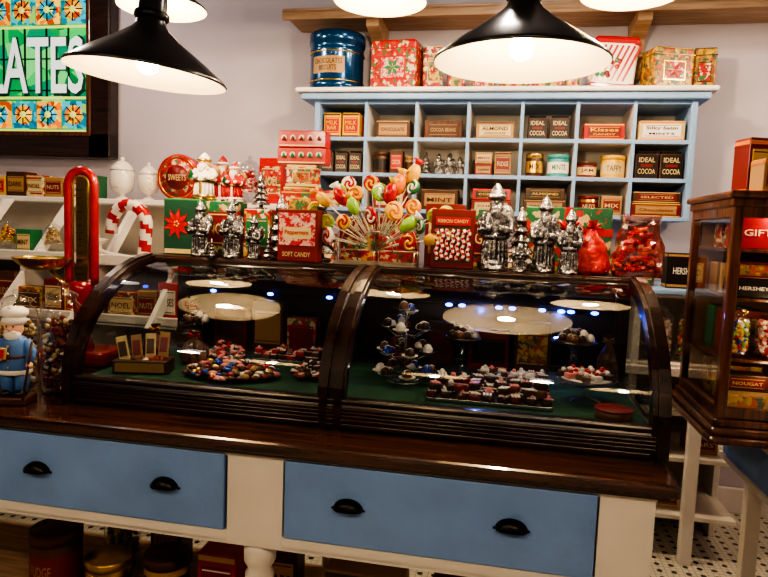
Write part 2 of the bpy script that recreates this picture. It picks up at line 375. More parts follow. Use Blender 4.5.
def cocoa(x,y,z,w=.088,h=.125):
    b=B('cocoa_tin'); d=.06
    b.box((0,0,h*.45),(w,d,h*.9),BRN,.004); b.box((0,0,h*.93),(w*.8,d*.8,h*.06),BLK,.003); b.box((0,0,h*.97),(w*.86,d*.86,h*.05),BLK,.003)
    f=-d/2-.001
    b.box((0,f,h*.45),(w*.9,.002,h*.82),BLK); b.text('IDEAL',(0,f-.003,h*.68),w*.7,h*.17,CRM); b.text('COCOA',(0,f-.003,h*.27),w*.76,h*.19,CRM); b.box((0,f-.002,h*.48),(w*.5,.002,h*.10),DRED)
    b.done((x,y+d/2,z))
YF=3.48
z1,z2,z3=2.0,1.81,1.62
for k in (-.062,.045): pkg('candy_carton',cc(0)+k,YF,z1,.095,.08,.135,YEL,RED,'MILK\nBAR',YEL,bands=BRN)
pkg('candy_carton',cc(0)+.108,YF+.06,z1,.03,.08,.12,DRED)
pkg('chocolate_box',cc(1),YF+.02,z1,.19,.12,.10,BRN,TAN,'CHOCOLATE',BRN,bands=TAN)
pkg('wooden_crate',cc(2),YF+.02,z1,.20,.12,.10,REDW,BRN,'COCOA BEANS',TAN,bands=BRN)
pkg('chocolate_box',cc(3),YF+.02,z1,.20,.12,.095,TAN,CRM,'ALMOND',BRN,bands=BRN,sub='CHOCOLATE')
cocoa(cc(4)-.058,YF,z1,.1,.125); cocoa(cc(4)+.055,YF,z1,.1,.125)
pkg('kisses_box',cc(5),YF,z1,.20,.10,.085,RED,DRED,"Kisses",YEL,bands=YEL,sub='CANDY')
pkg('satin_candy_box',cc(6),YF,z1,.22,.10,.10,CRM,WHT,'Silky Satin',BRN,bands=ORA,sub='MINTS')
for k in (-.085,-.005,.075): cocoa(cc(0)+k,YF,z2,.072,.12)
tin('candy_tin',cc(1)-.06,YF+.05,z2,.042,.12,BRN,BLK); pkg('cocoa_carton',cc(1)+.03,YF,z2,.07,.06,.125,BRN,RED,'COCOA',CRM); tin('candy_tin',cc(1)+.098,YF+.05,z2,.028,.1,TAN,BRN)
pkg('toffee_box',cc(3)-.05,YF,z2,.09,.08,.06,DRED,TAN,'TOFFEE',BRN); pkg('toffee_box',cc(3)-.05,YF,z2+.062,.09,.08,.06,TAN,CRM,'MINTS',DRED); pkg('toffee_box',cc(3)+.05,YF,z2,.085,.08,.125,TAN,DRED,'FUDGE',CRM,bands=BRN)
tin('candy_tin',cc(4)-.06,YF+.06,z2,.045,.125,BRN,GOLD,'MIX',BRN,lid=GOLD); tin('candy_tin',cc(4)+.062,YF+.06,z2,.055,.12,TEAL,WHT,'MINTS',GREEN,lid=TEAL)
tin('candy_tin',cc(5)-.07,YF+.06,z2,.05,.085,DRED,CRM,'JAM',BRN,lid=BRN); tin('candy_tin',cc(5)+.062,YF+.07,z2,.06,.12,YEL,CRM,'TAFFY',BRN,lid=YEL)
cocoa(cc(6)-.060,YF,z2,.11,.14); cocoa(cc(6)+.058,YF,z2,.11,.14)
pkg('candy_carton',cc(0),YF,z3,.2,.1,.09,PRX,CRM,'XMAS MIX',RED); pkg('candy_carton',cc(1),YF,z3,.18,.1,.1,DRED,CRM,'CREAMS',BRN); pkg('candy_carton',cc(2),YF,z3,.2,.1,.11,BRN,TAN,'MINT',BRN)
pkg('chocolate_box',cc(3),YF,z3,.21,.1,.06,DRED,CRM,'CHERRY',DRED); pkg('chocolate_box',cc(3),YF,z3+.061,.2,.1,.06,RED,BLK,'CORDIALS',YEL)
pkg('chocolate_box',cc(4),YF,z3,.22,.1,.07,BRN,TAN,'SPECIAL',BRN,bands=TAN); pkg('chocolate_box',cc(4),YF,z3+.071,.2,.1,.06,BRN,BLK,'ALMOND',YEL)
tin('candy_tin',cc(5)-.05,YF+.06,z3,.05,.1,GOLD,DRED,'NUTS',CRM,lid=DRED); pkg('candy_carton',cc(5)+.06,YF,z3,.1,.08,.1,TAN,DRED,'MIX',CRM)
pkg('gift_chocolate_box',cc(6),YF,z3,.24,.12,.07,DRED,TAN,'Chocolates',DRED,bands=YEL); pkg('gift_chocolate_box',cc(6),YF,z3+.071,.23,.12,.055,BRN,DRED,'SELECTED',CRM,bands=CRM)
# ---- top of the cubby
ZT=2.2565
def barrel():
    b=B('barrel_tin'); r=.15; q=.90
    b.lathe([(a,z*q) for a,z in [(r*.98,0),(r,.008),(r,.03),(r*1.02,.038),(r,.046),(r,.24),(r*1.02,.248),(r,.256),(r,.285),(r*1.05,.29),(r*1.05,.345),(r*1.0,.358),(r*.3,.372),(r*.1,.392),(0,.392)]],(0,0,0),NAVY,40)
    for z in (.054,.209): b.tube(arc((0,0,z),r*1.01,0,360,40,'xy')[:-1],.004,GOLD,6,True)
    v,f=textmesh('CHOCOLATES\nBISCUITS'); 
    n=10
    vs=[];fs=[]
    for i in range(n+1):
        a=-.75+1.3*i/n
        for z in (.09,.18): vs.append((math.sin(a)*r*1.008,-math.cos(a)*r*1.008,z))
    for i in range(n): fs.append((2*i,2*i+2,2*i+3,2*i+1))
    b.add(vs,fs,TAN,True)
    b.add([(math.sin(p[0]*1.1-.1)*r*1.02,-math.cos(p[0]*1.1-.1)*r*1.02,.135+p[1]*.065) for p in v],f,BRN)
    b.done((-1.02,3.60,ZT))
barrel()
def ptin(name,x,y,z,w,d,h,m,band,rz=0,tilt=0):
    b=B(name); b.box((0,0,h/2),(w,d,h),m,.012); b.box((0,0,h*.84),(w*1.02,d*1.02,.006),band,.002); b.box((0,0,h-.004),(w*.94,d*.94,.012),band,.004); b.box((0,0,.006),(w*1.01,d*1.01,.012),band,.003)
    b.box((0,-d/2-.001,h*.46),(w*.56,.003,h*.46),band,.001)
    b.box((0,-d/2-.003,h*.46),(w*.5,.002,h*.40),PRP if band is RED else PRY if m is not PRY else PRX)
    for k in range(6):
        a=k*PI/3; M=Matrix.Translation((0,-d/2-.006,h*.46))@Matrix.Rotation(a,4,'Y'); L=min(w,h)*.20
        b.add([(0,0,0),(L*.5,-.001,L*.2),(L,0,0),(L*.5,-.001,-L*.2)],[(0,1,2,3)],GREEN if m is PRR else RED,False,M)
    b.done((x,y,z),rz,rot=(0,tilt,rz))
ptin('christmas_tin',-.67,3.58,ZT,.26,.16,.27,PRR,RED,-.12); ptin('christmas_tin',-.475,3.62,ZT,.11,.12,.25,PRX,CRM,.15); ptin('christmas_tin',-.345,3.64,ZT,.10,.1,.14,PRR,CRM,.1)
ptin('christmas_tin',-.20,3.62,ZT,.14,.12,.12,PRY,RED,0); ptin('christmas_tin',-.03,3.62,ZT,.16,.12,.10,PRX,GREEN,0); ptin('christmas_tin',.145,3.62,ZT,.16,.12,.11,PRR,YEL,0)
ptin('christmas_tin',.735,3.58,ZT,.21,.15,.21,PRY,GOLD,.30); ptin('christmas_tin',.92,3.63,ZT,.11,.13,.22,PRY,BRN,-.1)
ptin('christmas_tin',.275,3.64,ZT,.07,.1,.12,PRY,YEL,0)
def stocking_tin():
    b=B('peppermint_canister')
    b.box((0,0,.13),(.22,.13,.26),WHT,.03); b.box((0,0,.245),(.225,.135,.05),RED,.02); b.box((0,0,.02),(.222,.132,.03),RED,.01)
    for k in range(7): b.box((-.085+.028*k,-.066,.132),(.011,.003,.19),RED,0,(0,.35,0))
    for k in range(14): b.sph((U(-.09,.09),-.068,U(.06,.2)),(.012,.003,.012),random.choice([RED,GREEN,DRED]),8,5)
    b.done((.465,3.60,ZT+.011),rot=(0,.08,-.05))
stocking_tin()
# ------------------------------------------------------------------ figures
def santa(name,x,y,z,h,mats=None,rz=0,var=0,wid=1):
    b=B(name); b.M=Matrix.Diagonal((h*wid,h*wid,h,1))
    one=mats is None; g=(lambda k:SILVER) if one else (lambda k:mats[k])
    b.lathe([(.20,0),(.21,.02),(.19,.045),(.0,.046)],(0,0,0),g('base'),24)
    b.lathe([(.17,.03),(.185,.06),(.165,.20),(.16,.33),(.185,.44),(.175,.55),(.14,.66),(.07,.72),(0,.73)],(0,0,0),g('coat'),24,sy=.85)
    for k in range(9):
        a=-PI/2+(k-4)*.38
        b.tube([(math.cos(a)*.165,math.sin(a)*.142,.33),(math.cos(a)*.178,math.sin(a)*.152,.2),(math.cos(a)*.19,math.sin(a)*.162,.08)],.014,g('coat'),6)
    b.lathe([(.19,.04),(.205,.06),(.205,.09),(.185,.11)],(0,0,0),g('trim'),24,sy=.87,cap=False)
    b.lathe([(.178,.36),(.196,.37),(.196,.40),(.182,.41)],(0,0,0),g('belt'),24,sy=.86,cap=False)
    b.box((0,-.165,.385),(.06,.02,.05),g('buckle'),.008)
    b.box((0,-.155,.23),(.045,.03,.25),g('trim'),.01)
    for s in (-1,1):
        b.tube([(s*.13,0,.63),(s*.21,-.03,.53),(s*.205,-.10,.44),(s*.12,-.17,.47)],[.062,.06,.052,.045],g('coat'),10)
        b.sph((s*.09,-.18,.475),(.045,.04,.042),g('glove'),10,7)
        b.tube([(s*.205,-.10,.44),(s*.19,-.12,.447)],.062,g('trim'),10)
        b.sph((s*.075,-.12,.035),(.06,.09,.035),g('boot'),10,6)
    b.sph((0,-.015,.765),(.098,.10,.098),g('skin'),16,10)
    b.sph((0,-.075,.695),(.092,.06,.085),g('beard'),14,10); b.sph((0,-.095,.63),(.065,.045,.09),g('beard'),12,8)
    for k in range(5): b.tube([(-.06+.03*k,-.13,.71),(-.05+.025*k,-.145,.65),(-.02+.01*k,-.13,.56)],.012,g('beard'),5)
    b.sph((0,-.118,.765),(.02,.022,.018),g('skin'),8,6)
    for s in (-1,1):
        b.sph((s*.036,-.112,.738),(.035,.02,.014),g('beard'),8,6); b.sph((s*.036,-.102,.79),(.013,.01,.012),g('eye'),8,6); b.sph((s*.036,-.105,.812),(.022,.01,.008),g('beard'),8,5)
    b.lathe([(.105,.80),(.125,.81),(.13,.835),(.115,.855)],(0,-.01,0),g('trim'),20,cap=False)
    if var==1: b.tube([(0,0,.83),(.0,.01,.90),(.02,.03,.95),(.06,.03,.96)],[.108,.075,.045,.03],g('coat'),12); b.sph((.085,.03,.945),.036,g('trim'),10,8)
    else: b.lathe([(.112,.84),(.095,.89),(.055,.95),(.022,.985),(0,1.0)],(0,0,0),g('coat'),16)
    if var!=2:
        b.sph((.14,.10,.60),(.11,.10,.15),g('sack'),12,9); b.tube([(.12,.03,.68),(.08,-.10,.62)],.03,g('sack'),8)
        b.lathe([(.0,.0),(.06,.01),(.035,.07),(.05,.07),(.025,.13),(.035,.13),(0,.2)],(-.17,-.17,.44),g('tree'),10)
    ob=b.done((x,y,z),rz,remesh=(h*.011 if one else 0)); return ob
SM=dict(base=GOLD,coat=WHT,trim=GOLD,belt=BRN,buckle=GOLD,glove=WHT,boot=BRN,skin=SKIN,beard=WHT,eye=BLK,sack=TAN,tree=GREEN)
SM2=dict(SM,coat=RED,trim=WHT,base=WHT); 
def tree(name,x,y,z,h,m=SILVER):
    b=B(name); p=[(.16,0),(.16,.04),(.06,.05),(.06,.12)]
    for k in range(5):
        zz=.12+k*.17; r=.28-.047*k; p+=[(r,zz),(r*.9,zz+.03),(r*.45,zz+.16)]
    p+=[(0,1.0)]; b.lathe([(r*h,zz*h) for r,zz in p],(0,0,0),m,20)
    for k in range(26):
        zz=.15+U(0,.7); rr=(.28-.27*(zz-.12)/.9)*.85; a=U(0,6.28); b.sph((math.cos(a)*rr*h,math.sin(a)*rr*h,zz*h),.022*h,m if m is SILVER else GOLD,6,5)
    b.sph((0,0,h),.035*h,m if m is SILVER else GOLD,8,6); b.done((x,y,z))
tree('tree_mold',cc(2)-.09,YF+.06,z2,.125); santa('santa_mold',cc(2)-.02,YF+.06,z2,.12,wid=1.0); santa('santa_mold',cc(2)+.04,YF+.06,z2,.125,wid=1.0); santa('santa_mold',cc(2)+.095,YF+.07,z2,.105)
# ------------------------------------------------------------------ display case
G0=.9155
PRO=[(1.782,G0+.001),(1.782,.98),(1.785,1.035),(1.80,1.09),(1.828,1.145),(1.868,1.195),(1.925,1.243),(1.99,1.285),(2.06,1.317),(2.14,1.341),(2.22,1.354),(2.24,1.356)]
XL,XR,XM=-1.365,.43,-.49
LED=mat('blue_led',(.03,.10,1),.3,emis=18)
def case():
    b=B('curved_glass_display_case')
    Z0=G0+.0005
    b.box(((XL+XR)/2,2.135,Z0+.010),(XR-XL+.03,.73,.020),DARKW,.006)
    b.box(((XL+XR)/2,2.13,Z0+.035),(XR-XL+.02,.71,.035),DARKW,.004)
    b.box(((XL+XR)/2,1.785,Z0+.045),(XR-XL,.035,.06),DARKW,.008)
    for k in range(4): b.box(((XL+XR)/2,1.766,Z0+.030+k*.011),(XR-XL-.02,.006,.005),DARKW,.002)
    b.box(((XL+XR)/2,1.79,.998),(XR-XL,.04,.016),DARKW,.006); b.box(((XL+XR)/2,1.79,.985),(XR-XL-.01,.03,.02),DARKW)
    b.strip(XL-.012,XL+.035,PRO,.016,.03,DARKWY); b.strip(XR-.035,XR+.012,PRO,.016,.03,DARKWY)
    b.strip(XL-.004,XL+.022,PRO,.024,.0,DARKWY); b.strip(XR-.022,XR+.004,PRO,.024,.0,DARKWY)
    b.strip(XM-.042,XM+.042,PRO,.010,.02,DARKWY); b.strip(XM-.034,XM-.010,PRO,.020,0,DARKWY); b.strip(XM+.010,XM+.034,PRO,.020,0,DARKWY)
    b.box(((XL+XR)/2,2.245,1.352),(XR-XL+.02,.035,.03),DARKW,.006)
    b.box(((XL+XR)/2,2.385,1.362),(XR-XL+.04,.30,.022),DARKW,.007)
    for X in (XL+.01,XR-.01):
        b.box((X,2.50,1.13),(.035,.04,.42),DARKW,.004); b.box((X,2.36,1.335),(.03,.28,.03),DARKW,.003)
        pr=PRO[1:]; vs=[(X,y,z) for y,z in pr]+[(X,2.49,1.34),(X,2.49,.97)]
        b.add(vs,[tuple(range(len(vs)))],GLASS)
    BK=mat('dark_door_panel',(.012,.008,.008),.35,coat=.15)
    for i in range(2):
        xc=XL+.45+.905*i; b.box((xc,2.505,1.16),(.90,.02,.385),BK)
        for dx in (-.43,.43): b.box((xc+dx,2.49,1.15),(.05,.03,.39),DARKW,.004)
    b.box(((XL+XR)/2,2.49,.985),(XR-XL-.04,.03,.05),DARKW)
    b.box(((XL+XR)/2,2.14,.982),(XR-XL-.05,.67,.018),DGREEN,.004)
    for (a,c) in ((XL+.03,XM-.035),(XM+.035,XR-.03)):
        pr=PRO[1:]; n=len(pr); vs=[];fs=[]
        for (y,z) in pr: vs+=[(a,y,z),(c,y,z)]
        for i in range(n-1): fs.append((2*i,2*i+1,2*i+3,2*i+2))
        b.add(vs,fs,GLASS,True)
    b.box(((XL+XR)/2,2.470,1.225),(XR-XL-.08,.006,.006),BLACKM)
    for x in (-1.2,-.95,-.70,-.22,-.17,-.03,.02,.13,.20,.235,.32): b.sph((x,2.462,1.223),(.014,.008,.007),LED,8,6)
    ob=b.done()
    for x in (-.1,.2):
        l=bpy.data.lights.new('led_glow','POINT'); l.energy=.6; l.color=(.1,.2,1); l.shadow_soft_size=.01; o=bpy.data.objects.new('led_glow',l); bpy.context.collection.objects.link(o); o.location=(x,2.445,1.2); o.parent=ob
case()
def counter():
    b=B('wooden_counter')
    b.box((-.985,2.06,G0-.0175),(2.84,.94,.035),TOPW,.011)
    b.box((-.985,2.06,G0-.039),(2.80,.90,.012),DARKW,.003)
    yf=1.63
    b.box((-.98,yf+.012,.866),(2.74,.024,.02),CREAM)
    b.box((-.98,yf+.012,.620),(2.74,.024,.036),CREAM,.003)
    for (x,w) in ((-2.33,.12),(-1.60,.10),(-.662,.165),(.32,.13)):
        b.box((x,yf+.012,.737),(w,.026,.27),CREAM,.002)
    for X in (-2.33,.375): b.box((X,2.06,.737),(.024,.86,.27),CREAM)
    b.box((-.98,2.48,.737),(2.74,.024,.27),CREAM); b.box((-.98,2.06,.605),(2.72,.86,.012),CREAM)
    for (xa,xb,fs_) in ((-1.545,-.748,(.25,.77)),(-.578,.254,(.225,.745)),(-2.26,-1.66,(.25,.75))):
        b.box(((xa+xb)/2,yf+.004,.750),(xb-xa-.008,.02,.222),BLUE,.004)
        for fx in fs_:
            hx=xa+(xb-xa)*fx; z=.758
            n=12; vs=[];fs=[]
            for i in range(n+1):
                a=PI*i/n
                for (rr,dy) in ((1.0,0),(.92,-.016),(.6,-.026),(.0,-.028)):
                    vs.append((hx-.042*math.cos(a)*rr,yf-.008+dy,z-.012+.030*math.sin(a)*rr))
            for i in range(n):
                for j in range(3): q=i*4+j; fs.append((q,q+1,q+5,q+4))
            b.add(vs,fs,BLACKM,True)
            b.box((hx,yf-.008,z-.012),(.094,.004,.006),BLACKM,.001)
    LP=[(.028,0),(.03,.02),(.022,.04),(.026,.1),(.036,.30),(.040,.42),(.030,.46),(.042,.475),(.042,.50),(.032,.515),(.046,.54),(.046,.60)]
    for x in (-2.3,-.662): 
        b.lathe(LP,(x,yf+.05,0),CREAM,20)
        b.lathe(LP,(x,2.44,0),CREAM,20)
    for y in (yf+.03,2.44): b.box((.325,y,.30),(.115,.06,.60),CREAM,.004)
    b.box((-.98,2.12,.11),(2.60,.62,.02),TANW,.003)
    b.done()
counter()
# ------------------------------------------------------------------ contents of the case
D=.9915
def heap(b,c,rx,ry,h,n,mats,s,kind='s'):
    for i in range(n):
        a=U(0,6.28); q=math.sqrt(R()); x=q*rx*math.cos(a); y=q*ry*math.sin(a); z=h*(1-q*q)*U(.5,1)+s*.6
        m=random.choice(mats)
        if kind=='s': b.sph((c[0]+x,c[1]+y,c[2]+z),(s*U(.8,1.2),s*U(.8,1.2),s*U(.5,.9)),m,7,5,Matrix.Rotation(U(0,3),4,'Z'))
        else: b.box((c[0]+x,c[1]+y,c[2]+z),(s*U(1.5,2.6),s*U(1,1.6),s*U(.6,1)),m,s*.2,(U(-.4,.4),U(-.4,.4),U(0,3)))
def truffle(b,x,y,z,s,m,i=0):
    b.lathe([(s*.7,0),(s,s*.3),(s*.95,s*.9),(s*.5,s*1.45),(0,s*1.6)],(x,y,z),m,10)
    if i: b.tube([(x-s*.6,y-s*.3,z+s*1.35),(x,y,z+s*1.62),(x+s*.6,y+s*.3,z+s*1.3)],s*.14,ICING,5)
def tray(name,x,y,w,d,nx,ny,mats):
    b=B(name); SILV=mat('tray_silver',(.4,.4,.42),.3,metal=1)
    b.box((0,0,.004),(w,d,.006),SILV,.002)
    for s in (-1,1): b.box((s*w/2,0,.007),(.004,d,.010),SILV,.001); b.box((0,s*d/2,.007),(w,.004,.010),SILV,.001)
    for lay in range(2):
        for i in range(nx):
            for j in range(ny):
                if lay and R()<.45: continue
                s=min(w/nx,d/ny)*.47; px=(-w/2+w*(i+.5)/nx)*(1-.05*lay)+U(-.006,.006); py=(-d/2+d*(j+.5)/ny)*(1-.08*lay)+U(-.005,.005); m=random.choice(mats); zz=.008+s*.6+lay*s*1.2; rz=U(-.9,.9)
                b.box((px,py,zz),(s*U(1.5,2.3),s*U(1.3,1.7),s*1.15),m,s*.35,(U(-.2,.2),U(-.2,.2),rz))
                dm=random.choice([ICING,ICING,PINK])
                if R()<.85:
                    for k in (-.5,0,.5): b.box((px+k*s,py,zz+s*.66),(s*.36,s*1.5,s*.16),dm,0,(0,0,.5+rz))
                if R()<.35: b.sph((px,py,zz+s*.8),s*.5,random.choice([ICING,PINK]),7,5)
    b.done((x,y,D))
tray('chocolate_tray',-.040,1.99,.37,.20,9,5,[CHOC,CHOC,MCHOC,CHOC,DRED])
tray('chocolate_tray',.03,2.22,.24,.09,7,3,[MCHOC,CHOC,ICING])
tray('chocolate_tray',-.80,2.30,.26,.12,8,3,[CHOC,MCHOC,RED])
def plate(name,x,y,r,mats,n,s,h,kind='s',col=None,sx=1):
    b=B(name); b.M=Matrix.Diagonal((sx,1,1,1)); b.lathe([(r*.5,0),(r*.6,.004),(r*.9,.010),(r*.89,.012),(r*.6,.009),(0,.007)],(0,0,0),col or BRN,32)
    heap(b,(0,0,.008),r*.98,r*.98,h,n,mats,s,kind); b.done((x,y,D))
plate('candy_plate',-.90,1.995,.125,[RED,WHT,CHOC,CHOC,PINK,CHOC,GOLD,DRED,CHOC,BRN,MCHOC,TAN,BLUEC,MCHOC],360,.0115,.04,sx=1.3)
plate('candy_plate',-.63,2.07,.08,[CHOC,MCHOC,CHOC,ICING,RED],110,.012,.035,'b')
plate('candy_plate',-1.04,2.25,.07,[CHOC,PINK,RED,WHT],90,.012,.05,'b')
def tierstand():
    b=B('tiered_truffle_stand'); W=mat('wire_silver',(.75,.75,.75),.2,metal=1)
    b.tube([(0,0,0),(0,0,.255)],.003,W)
    b.tube(arc((0,0,.003),.06,0,360,24,'xy')[:-1],.003,W,6,True)
    for (z,r,n) in ((.025,.095,7),(.10,.085,6),(.175,.07,5),(.235,.03,2)):
        b.lathe([(.012,z-.004),(.030,z-.002),(.034,z+.002)],(0,0,0),JARG,20,cap=False)
        for i in range(n):
            a=2*PI*i/n+z*19; q=U(.85,1.08); x,y=math.cos(a)*r*q,math.sin(a)*r*q; zz=z+U(-.01,.012)
            b.tube([(0,0,z-.015),(x*.5,y*.5,z-.022),(x,y,zz)],.0018,W,5)
            b.lathe([(.010,0),(.026,.008),(.028,.011),(.024,.010),(0,.006)],(x,y,zz),ICING if i%2 else W,14)
            truffle(b,x,y,zz+.006,.017,[CHOC,MCHOC,BLUEC,CHOC,ICING][(i+int(z*50))%5],1)
            if R()<.6: truffle(b,x*.75,y*.75,zz+.006,.013,random.choice([CHOC,ICING]),1)
    b.lathe([(.0,.0),(.008,.004),(0,.012)],(0,0,.255),W,8)
    b.done((-.33,2.12,D))
tierstand()
def cakestand(x,y,r,h,kind):
    b=B('glass_cake_stand')
    b.lathe([(r*.55,0),(r*.5,.006),(.012,.015),(.008,h*.5),(.016,h*.55),(.010,h*.8),(r*.5,h-.006),(r,h),(r*1.02,h+.006),(r*.98,h+.006),(r*.9,h+.003),(0,h+.002)],(0,0,0),JARG,32,cap=False)
    b.tube(arc((0,0,h+.004),r*1.01,0,360,32,'xy')[:-1],.0028,JARG,6,True)
    b.lathe([(r*.85,h+.003),(r*.85,h+.006)],(0,0,0),WHT if kind==0 else BRN,28)
    if kind==0:
        for i in range(18):
            a=i*2.4; q=r*.82*math.sqrt(i/18); b.box((q*math.cos(a),q*math.sin(a),h+.015),(.034,.026,.018),[PINK,CHOC,ICING,MCHOC][i%4],.004,(0,0,a)); b.sph((q*math.cos(a),q*math.sin(a),h+.026),.008,ICING if i%2 else RED,7,5)
    else:
        for i in range(16):
            a=i*2.4; q=r*.75*math.sqrt(i/16); truffle(b,q*math.cos(a),q*math.sin(a),h+.006+(.014 if i<6 else 0),.016,[CHOC,ICING,CHOC,MCHOC][i%4],1)
    b.done((x,y,D))
cakestand(.255,2.05,.088,.07,0); cakestand(.235,2.27,.075,.15,1); cakestand(-.15,2.30,.065,.13,1); cakestand(-1.19,2.30,.06,.12,1)
tin('round_chocolate_box',.315,1.885,D,.052,.03,MCHOC,None,None,lid=DRED)
def cardbox():
    b=B('candy_card_box')
    b.box((0,0,.022),(.18,.10,.044),BRN,.003); b.box((0,-.051,.022),(.16,.002,.030),TAN)
    for i in range(4): b.box((-.065+.042*i,-.015+.012*i,.078+.004*i),(.034,.006,.085),TAN if i%2 else CRM,.001,(-.25,-.22+.1*i,.15)); b.box((-.065+.042*i,-.0195+.012*i,.078+.004*i),(.024,.003,.05),DRED if i%2 else BRN,0,(-.25,-.22+.1*i,.15))
    heap(b,(0,.0,.03),.08,.04,.02,30,[CHOC,MCHOC,RED,WHT],.010); b.done((-1.20,1.95,D),.25)
cardbox()
def bag(name,x,y,z,w,d,h,m,seed,rz=0,tie=None):
    b=B(name); vs=[];fs=[];n=20;k=14
    for i in range(k+1):
        t=i/k
        prof=[.80,.98,1.0,1.0,.97,.92,.86,.8,.72,.6,.42,.24,.14,.24,.34][i]
        for j in range(n):
            a=2*PI*j/n; cx=math.copysign(abs(math.cos(a))**.6,math.cos(a)); cy=math.copysign(abs(math.sin(a))**.6,math.sin(a))
            p=Vector((cx*w/2*prof,cy*d/2*prof,t*h)); nn=noise.noise_vector(p*22+Vector((seed,seed,0)))*.018*min(1,w*5)
            if i==0: nn.z=0
            vs.append(p+nn)
    for i in range(k):
        for j in range(n): q=(j+1)%n; fs.append((i*n+j,i*n+q,(i+1)*n+q,(i+1)*n+j))
    fs.append(tuple(range(n))[::-1]); b.add(vs,fs,m)
    b.lathe([(w*.10,h*.84),(w*.12,h*.86),(w*.10,h*.88)],(0,0,0),tie or GOLD,12)
    for s in (-1,1): b.tube([(0,-d*.1,h*.86),(s*w*.2,-d*.16,h*.93),(s*w*.24,-d*.16,h*.84),(0,-d*.1,h*.86)],.004,tie or GOLD,6)
    return b.done((x,y,z),rz)
RBAG=mat('red_choc_bag',(.16,.015,.012),.25,coat=.6,bump=.8,bscale=50,var=.7,vscale=40)
for i,(x,y,s,w) in enumerate(((-1.10,2.12,.12,.10),(-1.27,2.14,.13,.10),(-1.26,2.40,.20,.13),(-.63,2.39,.17,.13),(-.38,2.38,.18,.12),(.36,2.37,.17,.08))):
    bag('candy_bag',x,y,D,w,.07,s,[CBAG,RBAG,CBAG][i%3],i*3.1,tie=[RED,GOLD][i%2])
for (x,w,h,m,l) in ((-1.09,.14,.17,DRED,BRN),(-.93,.13,.21,BRN,TAN),(-.79,.12,.15,PRR,DRED),(-.24,.10,.17,BRN,DRED),(-.06,.15,.15,DRED,BLK),(.10,.13,.19,BRN,PRY)):
    pkg('chocolate_box',x,2.39,D,w,.06,h,m,l)
# ------------------------------------------------------------------ on top of the case
T=1.3735
def poinsettia(x,y,z,w,d,h):
    b=B('poinsettia_gift_box'); b.box((0,0,h/2),(w,d,h),GREEN,.004); f=-d/2-.002
    b.box((0,f,h*.5),(w*.92,.003,h*.94),mat('box_dkgreen',(.015,.07,.04),.4))
    for k in range(9):
        a=k*2*PI/9; M=Matrix.Translation((-w*.1,f-.004,h*.55))@Matrix.Rotation(a,4,'Y')
        L=w*.42; b.add([(0,0,0),(L*.5,-.001,L*.17),(L,0,0),(L*.5,-.001,-L*.17)],[(0,1,2,3)],RED,False,M)
    for k in range(5): a=k*1.256; b.sph((-w*.1+.009*math.cos(a),f-.007,h*.55+.009*math.sin(a)),.004,YEL,6,5)
    b.box((0,f-.001,h*.06),(w*.9,.003,h*.08),CRM); b.done((x,y,z))
def xbox(name,x,y,w,d,h,base,txt='',lab=None,tc=None,z=T,rz=0,em=None,bands=None): pkg(name,x,y,z,w,d,h,base,lab,txt or None,tc,rz,bands=bands,em=em)
poinsettia(-1.28,2.38,T,.15,.09,.22); xbox('gift_box',-1.125,2.36,.14,.1,.215,PRG,'NOEL',DRED,CRM)
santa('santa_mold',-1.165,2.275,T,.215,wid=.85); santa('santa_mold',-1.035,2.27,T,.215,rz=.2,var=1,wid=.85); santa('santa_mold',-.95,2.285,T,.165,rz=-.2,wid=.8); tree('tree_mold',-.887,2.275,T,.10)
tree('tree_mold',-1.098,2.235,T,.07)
xbox('gift_box',-.985,2.39,.11,.08,.19,PRX,'XMAS',GREEN,CRM)
santa('santa_figurine',-1.23,2.43,T+.2215,.19,SM,wid=1.2); santa('santa_figurine',-1.09,2.41,T+.2165,.16,SM2,wid=1.1,var=1)
tree('silver_tree_ornament',-.985,2.43,T+.1915,.14)
# display pile: printed gift tins with a pair of dotted red cartons on top
ptin('gift_tin',-.875,2.485,T,.13,.06,.15,PRY,RED); ptin('gift_tin',-.77,2.485,T,.07,.06,.15,PRX,GREEN)
ptin('gift_tin',-.83,2.485,T+.153,.16,.06,.13,PRR,GOLD); ptin('gift_tin',-.83,2.485,T+.286,.13,.06,.085,PRX,CRM)
b=B('dotted_candy_carton')
for k in range(2):
    w,d,h=.20-.006*k,.075,.0645; zc=k*.066+h/2; b.box((0,0,zc),(w,d,h),RED,.003)
    for q in range(5): b.lathe([(.012,-.001),(.012,.001)],(-.072+.036*q,-d/2-.002,zc+.004),WHT,10,Matrix.Rotation(PI/2,4,'X')); b.lathe([(.009,0),(.007,.008),(0,.018)],(-.072+.036*q,-d/2-.004,zc-.006),DRED if k%2 else GREEN,8)
    b.box((0,-d/2-.001,zc-.026),(w*.95,.002,.006),CRM)
b.done((-.83,2.49,T+.3745))
def pepperbox():
    b=B('peppermint_box'); w,d,h=.155,.06,.19; b.box((0,0,h/2),(w,d,h),DRED,.003); f=-d/2-.001
    b.box((0,f,h*.62),(w*.9,.002,h*.62),PRP); b.box((0,f-.001,h*.55),(w*.7,.002,h*.22),CRM); b.text('Peppermint',(0,f-.003,h*.55),w*.6,h*.12,RED); b.text('SOFT CANDY',(0,f-.003,h*.14),w*.7,h*.09,CRM); b.done((-.765,2.27,T),-.05)
pepperbox(); tree('silver_tree_ornament',-.880,2.375,T,.24); tree('silver_tree_ornament',-.72,2.385,T,.25)
